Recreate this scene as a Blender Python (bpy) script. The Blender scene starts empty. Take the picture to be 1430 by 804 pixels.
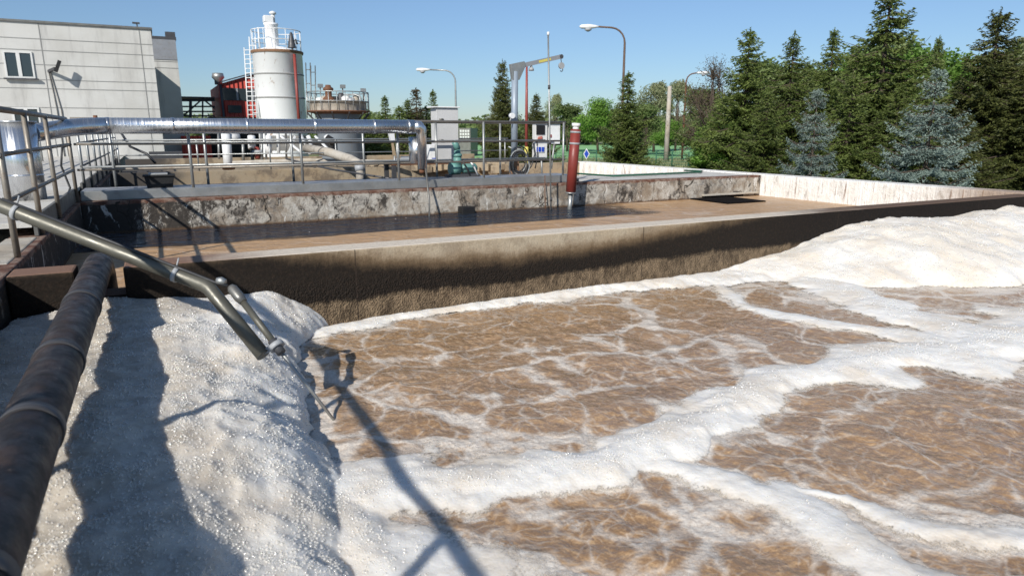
import bpy, math, random
import numpy as np
from mathutils import Vector
R = math.radians
rng = np.random.RandomState(7); random.seed(7)
S = bpy.context.scene; C = S.collection
# ------------------------------------------------------------------ camera
EYE = 0.95; FOC = 940.0; PIT = math.atan(218/940.0); YAW = R(27.4)
cam = bpy.data.cameras.new('camera'); cam_o = bpy.data.objects.new('camera', cam); C.objects.link(cam_o)
cam_o.location = (0, 0, EYE); cam_o.rotation_euler = (math.pi/2-PIT, 0, -YAW)
cam.sensor_width = 36; cam.lens = FOC/1430*36; cam.clip_start = 0.05; cam.clip_end = 3000
cam.dof.use_dof = True; cam.dof.focus_distance = 6.5; cam.dof.aperture_fstop = 3.2
S.camera = cam_o
# ------------------------------------------------------------------ light
SUN_AZ, SUN_EL = 228.5, 34.0          # clockwise from +Y
W = bpy.data.worlds.new('World'); S.world = W; W.use_nodes = True
nt = W.node_tree; bg = nt.nodes['Background']
sky = nt.nodes.new('ShaderNodeTexSky'); sky.sky_type = 'NISHITA'; sky.sun_disc = False
sky.sun_elevation = R(SUN_EL); sky.sun_rotation = R(SUN_AZ); sky.altitude = 200
sky.air_density = 1.15; sky.dust_density = 0.15; sky.ozone_density = 4.5
tc = nt.nodes.new('ShaderNodeTexCoord'); sp = nt.nodes.new('ShaderNodeSeparateXYZ'); nt.links.new(tc.outputs['Generated'], sp.inputs[0])
el = nt.nodes.new('ShaderNodeMapRange'); el.inputs['From Min'].default_value = 0.0; el.inputs['From Max'].default_value = .30; nt.links.new(sp.outputs[2], el.inputs[0])
tint = nt.nodes.new('ShaderNodeMixRGB'); tint.inputs[1].default_value = (.60, .72, .90, 1); tint.inputs[2].default_value = (.97, .95, 1.0, 1); nt.links.new(el.outputs[0], tint.inputs[0])
mul = nt.nodes.new('ShaderNodeMixRGB'); mul.blend_type = 'MULTIPLY'; mul.inputs[0].default_value = 1
e2 = nt.nodes.new('ShaderNodeMapRange'); e2.inputs['From Min'].default_value = .28; e2.inputs['From Max'].default_value = .6; nt.links.new(sp.outputs[2], e2.inputs[0])
t2 = nt.nodes.new('ShaderNodeMixRGB'); t2.inputs[2].default_value = (1.0, .93, .87, 1); nt.links.new(e2.outputs[0], t2.inputs[0]); nt.links.new(tint.outputs[0], t2.inputs[1])
nt.links.new(sky.outputs[0], mul.inputs[1]); nt.links.new(t2.outputs[0], mul.inputs[2]); nt.links.new(mul.outputs[0], bg.inputs[0]); bg.inputs[1].default_value = 0.09
sun = bpy.data.lights.new('sun', 'SUN'); sun.energy = 4.4; sun.angle = R(0.5); sun.color = (1, 0.955, 0.88)
sun_o = bpy.data.objects.new('sun', sun); C.objects.link(sun_o)
sv = Vector((math.sin(R(SUN_AZ))*math.cos(R(SUN_EL)), math.cos(R(SUN_AZ))*math.cos(R(SUN_EL)), math.sin(R(SUN_EL))))
sun_o.rotation_euler = sv.to_track_quat('Z', 'Y').to_euler(); sun_o.location = (-20, -20, 30)
S.view_settings.view_transform = 'Standard'; S.view_settings.look = 'None'
S.view_settings.exposure = 0.25; S.view_settings.gamma = 1
S.render.engine = 'CYCLES'; S.cycles.transparent_max_bounces = 20

# ------------------------------------------------------------------ helpers
def ray(x, y):
    cx = (x-715)/FOC; cy = -(y-402)/FOC
    f = math.cos(PIT)+cy*math.sin(PIT); u = -math.sin(PIT)+cy*math.cos(PIT)
    return Vector((f*math.sin(YAW)+cx*math.cos(YAW), f*math.cos(YAW)-cx*math.sin(YAW), u))
def at(x, y, d): return ray(x, y)*d+Vector((0, 0, EYE))          # d = depth in metres along the view axis
def onY(x, y, Y): r = ray(x, y); return r*(Y/r.y)+Vector((0, 0, EYE))

class MB:
    def __init__(s): s.v = []; s.f = []; s.sm = []
    def add(s, vs, fs, smooth=False):
        n = len(s.v); s.v += [tuple(v) for v in vs]
        for f in fs: s.f.append([i+n for i in f]); s.sm.append(smooth)
        return s
    def box(s, x0, x1, y0, y1, z0, z1, rz=0, o=(0, 0, 0)):
        vs = [(x, y, z) for x in (x0, x1) for y in (y0, y1) for z in (z0, z1)]
        c, sn = math.cos(rz), math.sin(rz)
        vs = [(o[0]+x*c-y*sn, o[1]+x*sn+y*c, o[2]+z) for x, y, z in vs]
        return s.add(vs, [(0, 1, 3, 2), (4, 6, 7, 5), (0, 4, 5, 1), (2, 3, 7, 6), (0, 2, 6, 4), (1, 5, 7, 3)])
    def beam(s, p, q, w, h):
        p = Vector(p); q = Vector(q); d = (q-p).normalized()
        a = d.cross(Vector((0, 0, 1)))
        if a.length < 1e-3: a = Vector((1, 0, 0))
        a.normalize(); b = a.cross(d)
        vs = [e+a*(i*w/2)+b*(j*h/2) for e in (p, q) for i in (-1, 1) for j in (-1, 1)]
        return s.add(vs, [(0, 1, 3, 2), (4, 6, 7, 5), (0, 4, 5, 1), (2, 3, 7, 6), (0, 2, 6, 4), (1, 5, 7, 3)])
    def tube(s, path, r, n=12, cap=True):
        P = [Vector(p) for p in path]; k = len(P)
        rs = r if isinstance(r, (list, tuple)) else [r]*k
        t0 = (P[1]-P[0]).normalized(); ref = Vector((0, 0, 1)) if abs(t0.z) < .9 else Vector((1, 0, 0))
        a = t0.cross(ref).normalized(); vs = []
        for i in range(k):
            t = ((P[min(i+1, k-1)]-P[i]).normalized()+(P[i]-P[max(i-1, 0)]).normalized())
            t = t.normalized() if t.length > 1e-6 else t0
            a = (a-t*a.dot(t)).normalized(); b = t.cross(a)
            for j in range(n):
                an = 2*math.pi*j/n; vs.append(P[i]+(a*math.cos(an)+b*math.sin(an))*rs[i])
        fs = [(i*n+j, i*n+(j+1) % n, (i+1)*n+(j+1) % n, (i+1)*n+j) for i in range(k-1) for j in range(n)]
        s.add(vs, fs, True)
        if cap: s.add([], []); m = len(s.v)-len(vs); s.f += [[m+j for j in range(n)][::-1], [m+(k-1)*n+j for j in range(n)]]; s.sm += [False, False]
        return s
    def cyl(s, x, y, z0, z1, r, r2=None, n=24): return s.tube([(x, y, z0), (x, y, z1)], [r, r if r2 is None else r2], n)
    def lathe(s, x, y, prof, n=28, smooth=True):
        vs = [(x+r*math.cos(2*math.pi*j/n), y+r*math.sin(2*math.pi*j/n), z) for r, z in prof for j in range(n)]
        fs = [(i*n+j, i*n+(j+1) % n, (i+1)*n+(j+1) % n, (i+1)*n+j) for i in range(len(prof)-1) for j in range(n)]
        return s.add(vs, fs, smooth)
    def prism(s, pts, axis, a, b):
        n = len(pts)
        def P(p, c): return (c, p[0], p[1]) if axis == 'x' else ((p[0], c, p[1]) if axis == 'y' else (p[0], p[1], c))
        return s.add([P(p, a) for p in pts]+[P(p, b) for p in pts], [list(range(n)), list(range(n, 2*n))[::-1]]+[(i, i+n, (i+1) % n+n, (i+1) % n) for i in range(n)])
    def build(s, name, mat, parent=None, bevel=0, loc=None):
        me = bpy.data.meshes.new(name); me.from_pydata(s.v, [], s.f)
        me.polygons.foreach_set('use_smooth', s.sm); me.update()
        import bmesh
        bm = bmesh.new(); bm.from_mesh(me); bmesh.ops.recalc_face_normals(bm, faces=bm.faces); bm.to_mesh(me); bm.free()
        o = bpy.data.objects.new(name, me); C.objects.link(o); me.materials.append(mat)
        if parent is not None:
            o.parent = parent; o.matrix_parent_inverse = parent.matrix_world.inverted() if parent.type != 'EMPTY' else _inv(parent)
        if bevel:
            b = o.modifiers.new('bevel', 'BEVEL'); b.width = bevel; b.segments = 2; b.limit_method = 'ANGLE'; b.angle_limit = R(40)
        return o
def _inv(e):
    from mathutils import Matrix
    return (Matrix.Translation(e.location)).inverted()
def tag(o, label=None, cat=None, group=None, kind=None):
    if label: o['label'] = label
    if cat: o['category'] = cat
    if group: o['group'] = group
    if kind: o['kind'] = kind
    return o
def empty(name, loc, label, cat, group=None):
    o = bpy.data.objects.new(name, None); C.objects.link(o); o.location = loc; o.empty_display_size = .2
    return tag(o, label, cat, group)
def arc(c, r, a0, a1, ex, ey, n=8):
    c = Vector(c); ex = Vector(ex); ey = Vector(ey)
    return [c+ex*(r*math.cos(a0+(a1-a0)*i/n))+ey*(r*math.sin(a0+(a1-a0)*i/n)) for i in range(n+1)]

# ------------------------------------------------------------------ materials
class NT:
    def __init__(s, name):
        s.m = bpy.data.materials.new(name); s.m.use_nodes = True; s.t = s.m.node_tree
        s.b = s.t.nodes['Principled BSDF']; s.out = s.t.nodes['Material Output']
    def n(s, ty, ins=None, **kw):
        d = s.t.nodes.new('ShaderNode'+ty)
        for k, v in kw.items(): setattr(d, k, v)
        for k, v in (ins or {}).items(): s.set(d.inputs[k], v)
        return d
    def set(s, sock, v):
        if isinstance(v, bpy.types.NodeSocket): s.t.links.new(v, sock)
        elif isinstance(v, bpy.types.Node): s.t.links.new(v.outputs[0], sock)
        elif isinstance(v, (tuple, list)) and len(v) == 3 and sock.type == 'RGBA': sock.default_value = (*v, 1)
        else: sock.default_value = v
    def pos(s): return s.n('NewGeometry').outputs['Position']
    def obj(s): return s.n('TexCoord').outputs['Object']
    def map(s, v, scale=(1, 1, 1), loc=(0, 0, 0)): return s.n('Mapping', {'Vector': v, 'Scale': Vector(scale), 'Location': Vector(loc)}).outputs[0]
    def noise(s, v, sc, det=4, rough=.55, dist=0.0): return s.n('TexNoise', {'Vector': v, 'Scale': sc, 'Detail': det, 'Roughness': rough, 'Distortion': dist}).outputs[0]
    def noisec(s, v, sc, det=3): return s.n('TexNoise', {'Vector': v, 'Scale': sc, 'Detail': det}).outputs[1]
    def ramp(s, f, stops, interp='LINEAR'):
        d = s.n('ValToRGB', {'Fac': f}); d.color_ramp.interpolation = interp
        e = d.color_ramp.elements
        while len(e) < len(stops): e.new(.5)
        for i, (p, c) in enumerate(stops):
            e[i].position = p; e[i].color = (c, c, c, 1) if not isinstance(c, (tuple, list)) else (*c, 1)
        return d.outputs[0]
    def mr(s, f, a, b, c=0., d=1., smooth=True): return s.n('MapRange', {'Value': f, 'From Min': a, 'From Max': b, 'To Min': c, 'To Max': d}, interpolation_type='SMOOTHSTEP' if smooth else 'LINEAR').outputs[0]
    def math(s, op, a, b=0., c=None, clamp=False):
        d = s.n('Math', operation=op, use_clamp=clamp); s.set(d.inputs[0], a); s.set(d.inputs[1], b)
        if c is not None: s.set(d.inputs[2], c)
        return d.outputs[0]
    def mix(s, f, a, b, blend='MIX'):
        d = s.n('MixRGB', {'Fac': f, 'Color1': a, 'Color2': b}, blend_type=blend); return d.outputs[0]
    def vmath(s, op, a, b):
        d = s.n('VectorMath', operation=op); s.set(d.inputs[0], a); s.set(d.inputs[1], b); return d.outputs[0]
    def sep(s, v): d = s.n('SeparateXYZ', {'Vector': v}); return d.outputs
    def bump(s, h, dist=.01, st=1., normal=None):
        i = {'Height': h, 'Distance': dist, 'Strength': st}
        if normal is not None: i['Normal'] = normal
        return s.n('Bump', i).outputs[0]
    def fin(s, col=None, rough=None, metal=None, spec=None, normal=None):
        for k, v in (('Base Color', col), ('Roughness', rough), ('Metallic', metal), ('Specular IOR Level', spec), ('Normal', normal)):
            if v is not None: s.set(s.b.inputs[k], v)
        return s.m
def paint(name, col, rough=.5, metal=0., var=.12, dirt=None, dsc=6., damt=.3, bump=.002, bsc=40):
    t = NT(name); p = t.obj(); p = t.pos()
    n1 = t.noise(p, 3.1, 6, .6)
    c = t.mix(1., col, t.ramp(n1, [(.25, 1-var), (.75, 1+var*.3)]), 'MULTIPLY')
    if dirt is not None:
        c = t.mix(t.math('MULTIPLY', t.mr(t.noise(p, dsc, 8, .68), .5, .72), damt), c, dirt)
    return t.fin(c, t.ramp(t.noise(p, 9, 4), [(.3, rough*.8), (.7, min(1, rough*1.25))]), metal, None, t.bump(t.noise(p, bsc, 4), bump, .6))
M = {}
M['galv'] = paint('galvanised_steel', (.42, .43, .42), .48, .75, .3, (.22, .2, .17), 9, .4)
M['galv_dark'] = paint('dull_steel', (.22, .215, .2), .5, .6, .3, (.12, .08, .05), 9, .5)
M['rail_warm'] = paint('weathered_rail_steel', (.30, .27, .23), .5, .5, .3, (.16, .10, .06), 9, .5)
M['white'] = paint('white_paint', (.74, .75, .75), .45, 0, .12, (.4, .33, .25), 5, .35)
M['offwhite'] = paint('off_white_plastic', (.66, .66, .64), .5, 0, .1, (.35, .3, .25), 7, .2)
M['black'] = paint('black_plastic', (.006, .006, .007), .7, 0, .2)
M['darkgrey'] = paint('dark_grey_metal', (.07, .07, .075), .5, .2, .2)
M['grey'] = paint('grey_paint', (.27, .28, .30), .45, .1, .15, (.2, .16, .12), 8, .5)
M['redpaint'] = paint('oxide_red_paint', (.22, .036, .026), .5, 0, .2, (.12, .03, .025), 7, .5)
M['mastred'] = paint('mast_red_paint', (.27, .055, .045), .5, 0, .15)
M['yellow'] = paint('yellow_paint', (.60, .52, .12), .5)
M['blue'] = paint('blue_paint', (.015, .06, .42), .4)
M['teal'] = paint('teal_machine_paint', (.13, .29, .26), .45, 0, .2, (.05, .12, .1), 9, .5)
M['rust'] = paint('rust', (.16, .07, .035), .8, 0, .4, (.05, .025, .015), 11, .7, .006)
M['rubber'] = paint('black_hose', (.03, .031, .034), .5, 0, .2)
M['wood'] = paint('timber', (.25, .14, .08), .8, 0, .3, (.08, .05, .035), 10, .7)
M['greenpost'] = paint('green_fence_paint', (.02, .10, .055), .5)
M['glass'] = NT('window_glass').fin((.03, .04, .045), .08, 0, .8)
M['armgrey'] = paint('grey_green_tube', (.125, .12, .098), .45, .35, .2, (.05, .05, .04), 12, .4)
M['clampgrey'] = paint('plastic_tie', (.33, .34, .35), .5)

def concrete(name, base, dark, tan, rust=None, dsc=2.5, damt=.7):
    t = NT(name); p = t.pos(); q = t.vmath('ADD', p, t.vmath('MULTIPLY', t.noisec(p, 3), (.12, .12, .12)))
    n = t.noise(q, 1.2, 8, .65); c = t.mix(t.mr(n, .35, .7), base, tan)
    c = t.mix(t.math('MULTIPLY', t.mr(t.noise(q, dsc, 9, .7), .46, .62), damt), c, dark)
    c = t.mix(1., c, t.ramp(t.noise(p, 60, 4, .7), [(.3, .8), (.7, 1.08)]), 'MULTIPLY')
    h = t.math('ADD', t.noise(p, 12, 8, .65), t.math('MULTIPLY', t.noise(p, 90, 3), .3))
    return t, c, h
t, c, h = concrete('pale_concrete', (.46, .43, .38), (.2, .17, .14), (.42, .36, .28), damt=.5); M['concrete'] = t.fin(c, .9, 0, .3, t.bump(h, .015, .6))
t, c, h = concrete('deck_concrete', (.60, .59, .56), (.34, .32, .3), (.52, .49, .44), damt=.4); M['deckconc'] = t.fin(c, .85, 0, .3, t.bump(h, .006, .6))
t, c, h = concrete('beige_concrete', (.34, .28, .20), (.13, .10, .075), (.36, .27, .17), damt=.75); c = t.mix(t.mr(t.math('ADD', t.sep(t.pos())[0], t.noise(t.pos(), 2, 5)), 1.3, .5), c, (.07, .062, .055)); M['beige'] = t.fin(c, .9, 0, .3, t.bump(h, .01, .6))  # left end is darker concrete with the left walkway's shadow painted in

def dividing_mat():
    t, c, h = concrete('stained_basin_concrete', (.42, .36, .27), (.2, .155, .11), (.36, .28, .19), damt=.5)
    p = t.pos(); s = t.sep(p); X, Y, Z = s[0], s[1], s[2]
    wob = t.math('MULTIPLY', t.math('SUBTRACT', t.noise(t.map(p, (.8, .8, 2)), 1.6, 7, .7), .5), .16)
    fine = t.math('MULTIPLY', t.math('SUBTRACT', t.noise(p, 26, 6, .75), .5), .09)
    z = t.math('ADD', Z, t.math('ADD', wob, fine))
    wob = t.math('ADD', wob, t.math('MULTIPLY', t.math('SUBTRACT', t.noise(t.map(p, (1, 1, .12)), 7, 6, .7), .5), .10)); z = t.math('ADD', Z, t.math('ADD', wob, fine))
    # light strip at the top only between about x=1 and x=6
    lift = t.math('ADD', t.mr(X, 2.2, 0.3, 0, .24), t.mr(X, 3.2, 7.0, 0, .27))
    zz = t.math('ADD', z, t.math('MULTIPLY', lift, -1.0))
    tanband = t.mr(zz, -.06, -.20); dark = t.mr(zz, -.10, -.29)
    bot = t.mr(t.math('SUBTRACT', z, t.mr(X, 2., 5.5, 0, .08)), -.40, -.455)
    bot = t.math('MAXIMUM', bot, 0.)
    brown = t.mix(t.mr(X, 5, 8), t.mix(t.noise(p, 8, 6, .7), (.15, .095, .05), (.23, .165, .1)), (.055, .034, .022))
    blk = t.mix(t.mr(t.noise(p, 34, 6, .75), .45, .7), (.005, .004, .0035), (.022, .014, .010))
    low = t.mix(t.mr(t.noise(t.map(p, (1, 1, .6)), 15, 7, .7), .3, .75), (.06, .042, .026), (.26, .19, .12))
    c = t.mix(tanband, c, brown); c = t.mix(t.math('MULTIPLY', dark, .96), c, blk)
    rt = t.mr(X, 4.5, 6.5)
    c = t.mix(bot, c, low)
    jx = t.math('ABSOLUTE', t.math('SUBTRACT', t.math('FRACT', t.math('DIVIDE', t.math('ADD', X, .12), 3.0)), .5))
    c = t.mix(t.mr(t.math('SUBTRACT', jx, t.math('MULTIPLY', fine, .004)), .0022, .0008, 0, .8), c, (.03, .02, .015))
    # top surface: pale, rusty at the left end and dark at the right end
    up = t.mr(t.sep(t.n('NewGeometry').outputs['Normal'])[2], .6, .9)
    topc = t.mix(t.mr(t.math('ADD', X, t.math('MULTIPLY', t.noise(p, 3, 6), .6)), 1.2, .3), (.60, .53, .44), (.20, .12, .085))
    topc = t.mix(t.mr(t.math('ADD', X, t.math('MULTIPLY', t.noise(p, 3, 6), 2)), 7, 9), topc, (.13, .085, .06))
    topc = t.mix(t.math('MULTIPLY', t.mr(t.noise(p, 14, 8, .7), .5, .7), .35), topc, (.25, .17, .11))
    c = t.mix(up, c, topc)
    hh = t.math('MULTIPLY', t.n('TexVoronoi', {'Vector': p, 'Scale': 70.}).outputs[0], t.mr(z, -.15, -.4, .1, 1.6))
    nrm = t.bump(t.math('ADD', t.noise(p, 20, 7, .7), hh), .011, .9)
    return t.fin(c, .8, 0, .22, nrm)
M['divide'] = dividing_mat()
def farwall_mat():
    t = NT('patchy_old_concrete'); p = t.pos(); s = t.sep(p)
    q = t.vmath('ADD', p, t.vmath('MULTIPLY', t.noisec(p, 4), (.25, .25, .25)))
    base = t.mix(t.mr(t.noise(q, 2.2, 9, .7), .4, .6), (.46, .43, .38), (.25, .2, .15))
    base = t.mix(t.math('MULTIPLY', t.mr(t.noise(q, 7, 9, .75), .46, .58), t.mr(t.noise(p, .9, 4), .4, .6)), base, (.15, .135, .12))
    left = t.math('ADD', t.mr(s[0], 1.0, -1.0, 0, .12), t.mr(s[0], 4.5, .5, 0, .05))
    base = t.mix(t.mr(t.math('ADD', t.noise(t.map(q, (1, 1, .6)), 3.4, 9, .8), left), .52, .60), base, (.05, .043, .037))
    base = t.mix(t.mr(t.noise(t.map(q, (1.4, 1, .35), (3, 0, 0)), 2.4, 9, .8), .57, .61), base, (.60, .58, .54))
    zz = t.math('ADD', s[2], t.math('MULTIPLY', t.math('SUBTRACT', t.noise(p, 9, 6), .5), .08))
    base = t.mix(t.mr(zz, -.055, -.035), base, t.mix(t.mr(t.noise(p, 6, 6, .7), .4, .65), (.13, .06, .04), (.27, .2, .16)))
    cr = t.n('TexVoronoi', {'Vector': t.map(q, (1, 1, .25)), 'Scale': 1.5}, feature='DISTANCE_TO_EDGE').outputs[0]
    base = t.mix(t.mr(cr, .012, .0), base, (.03, .025, .02))
    base = t.mix(t.mr(zz, -.40, -.45), base, (.10, .06, .035))
    return t.fin(base, .9, 0, .3, t.bump(t.noise(q, 14, 9, .7), .03, .8))
M['farwall'] = farwall_mat()
def sidewall_mat():
    t = NT('white_streaked_concrete'); p = t.pos()
    base = t.mix(t.mr(t.noise(p, 2.5, 8, .7), .35, .7), (.88, .865, .83), (.74, .71, .65))
    st = t.noise(t.map(p, (1, 6, .35)), 2.6, 6, .6)
    base = t.mix(t.math('MULTIPLY', t.mr(st, .60, .65), .8), base, (.22, .13, .085))
    base = t.mix(t.math('MULTIPLY', t.mr(t.noise(t.map(p, (1, 2, .8)), 3.1, 9, .8), .55, .62), .5), base, (.25, .22, .19))
    near = t.mr(t.math('ADD', t.sep(p)[1], t.noise(p, 3, 5)), 8.2, 6.5)
    base = t.mix(t.math('MULTIPLY', near, .8), base, (.28, .17, .1))
    return t.fin(base, .9, 0, .3, t.bump(t.math('ADD', st, t.noise(p, 12, 8, .7)), .03, .8))
M['sidewall'] = sidewall_mat()
def shiny_mat():
    t = NT('aluminium_cladding'); p = t.pos()
    n = t.noise(t.map(p, (26, 1, 1)), 1.0, 6, .7); n2 = t.noise(p, 7, 5, .6)
    return t.fin(t.mix(n2, (.62, .63, .65), (.78, .79, .8)), t.mr(n, .35, .7, .16, .42), .92, None, t.bump(t.math('ADD', t.math('MULTIPLY', n, .35), n2), .004, .5))
M['shiny'] = shiny_mat(); M['joint'] = paint('joint_sealant', (.26, .26, .25), .9)
def pipe_mat():
    t = NT('bitumen_pipe'); p = t.pos()
    c = t.mix(t.mr(t.noise(p, 5, 8, .7), .4, .65), (.012, .010, .010), (.05, .033, .026))
    c = t.mix(t.math('MULTIPLY', t.mr(t.noise(t.map(p, (1, 1, 1), (5, 2, 1)), 9, 9, .75), .60, .68), .7), c, (.22, .17, .14))
    return t.fin(c, t.mr(t.noise(p, 13, 6), .3, .7, .35, .7), 0, .45, t.bump(t.noise(p, 28, 8, .7), .006, .7))
M['pipe'] = pipe_mat()
def panelwall():
    t = NT('precast_panel'); p = t.pos(); s = t.sep(p)
    base = t.mix(t.mr(t.noise(p, .5, 8, .6), .35, .7), (.56, .555, .53), (.48, .47, .44))
    base = t.mix(t.math('MULTIPLY', t.mr(t.noise(t.map(p, (2.2, 2.2, .25)), 1.1, 8, .7), .48, .70), .5), base, (.27, .26, .25))
    return t.fin(base, .9, 0, .3, t.bump(t.noise(p, 20, 6), .01, .5))
M['panel'] = panelwall()
def redsheet():
    t = NT('red_corrugated_sheet'); p = t.pos(); s = t.sep(p)
    w = t.math('SINE', t.math('MULTIPLY', t.math('ADD', s[0], s[1]), 26.))
    return t.fin(t.mix(t.noise(p, 2, 6, .7), (.42, .045, .035), (.52, .085, .06)), .55, 0, .4, t.bump(w, .04, 1.))
M['redsheet'] = redsheet()
def silomat():
    t = NT('rust_flecked_white_steel'); p = t.pos(); s = t.sep(p)
    c = t.mix(t.noise(p, .8, 5), (.95, .96, .97), (.88, .88, .88))
    c = t.mix(t.math('MULTIPLY', t.mr(t.noise(t.map(p, (1, 1, .4)), 3.5, 9, .8), .58, .66), .8), c, (.33, .17, .08))
    return t.fin(c, .45, 0, .4, t.bump(t.noise(p, 3, 4), .01, .4))
M['silo'] = silomat()
def tankmat():
    t = NT('grey_blue_steel_tank'); p = t.pos()
    c = t.mix(t.noise(p, 1.3, 6, .7), (.15, .175, .2), (.22, .24, .26))
    c = t.mix(t.math('MULTIPLY', t.mr(t.noise(t.map(p, (2, 2, .4)), 2.5, 9, .75), .55, .65), .5), c, (.2, .17, .14))
    return t.fin(c, .5, .2, .4)
M['tank'] = tankmat()
def leafmat(name, a, b, c3, sc=1.6):
    t = NT(name); p = t.pos()
    c = t.mix(t.mr(t.noise(p, sc, 3), .35, .65), a, b)
    c = t.mix(t.mr(t.noise(p, 17, 2), .5, .75), c, c3)
    oi = t.n('ObjectInfo').outputs['Random']
    c = t.mix(1., c, t.ramp(oi, [(0, .82), (1, 1.12)]), 'MULTIPLY')
    t.fin(c, .55, 0, .35)
    tr = t.n('BsdfTranslucent', {'Color': c}); mx = t.n('MixShader', {0: .33, 1: t.b.outputs[0], 2: tr.outputs[0]})
    t.t.links.new(mx.outputs[0], t.out.inputs[0]); return t.m
M['spruce'] = leafmat('spruce_needles', (.092, .135, .032), (.165, .215, .055), (.26, .30, .09))
M['spruce_dark'] = leafmat('dark_spruce_needles', (.066, .082, .024), (.125, .14, .04), (.18, .19, .06))
M['spruce_blue'] = leafmat('blue_spruce_needles', (.15, .205, .18), (.27, .345, .30), (.42, .50, .45))
M['leaf_bright'] = leafmat('bright_spring_leaves', (.12, .23, .035), (.18, .32, .055), (.25, .40, .09), .6)
M['leaf_mid'] = leafmat('mid_green_leaves', (.14, .20, .065), (.20, .26, .09), (.27, .32, .13), .5)
M['leaf_pale'] = leafmat('pale_spring_leaves', (.24, .27, .13), (.31, .33, .18), (.40, .41, .25), .5)
M['needle_brown'] = leafmat('browned_needles', (.10, .075, .04), (.15, .12, .06), (.2, .15, .09), 1.5)
M['bark'] = paint('bark', (.10, .075, .055), .9, 0, .4, (.04, .03, .02), 12, .6, .01)
def groundmat():
    t = NT('grass_and_gravel'); p = t.pos(); s = t.sep(p)
    g = t.mix(t.mr(t.noise(p, .6, 7, .6), .35, .65), (.09, .14, .04), (.17, .19, .075))
    gr = t.mix(t.noise(p, 7, 8, .7), (.22, .19, .14), (.36, .32, .25))
    return t.fin(t.mix(t.mr(t.noise(p, .12, 6, .6), .5, .62), g, gr), 1., 0, .2, t.bump(t.noise(p, 20, 8), .05, .8))
M['ground'] = groundmat()
def fieldmat():
    t = NT('young_cereal_field'); p = t.pos()
    g = t.mix(t.noise(t.map(p, (.3, 1, 1)), .25, 6, .6), (.22, .43, .19), (.26, .48, .22))
    return t.fin(g, .9, 0, .2)
M['field'] = fieldmat()

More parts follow.
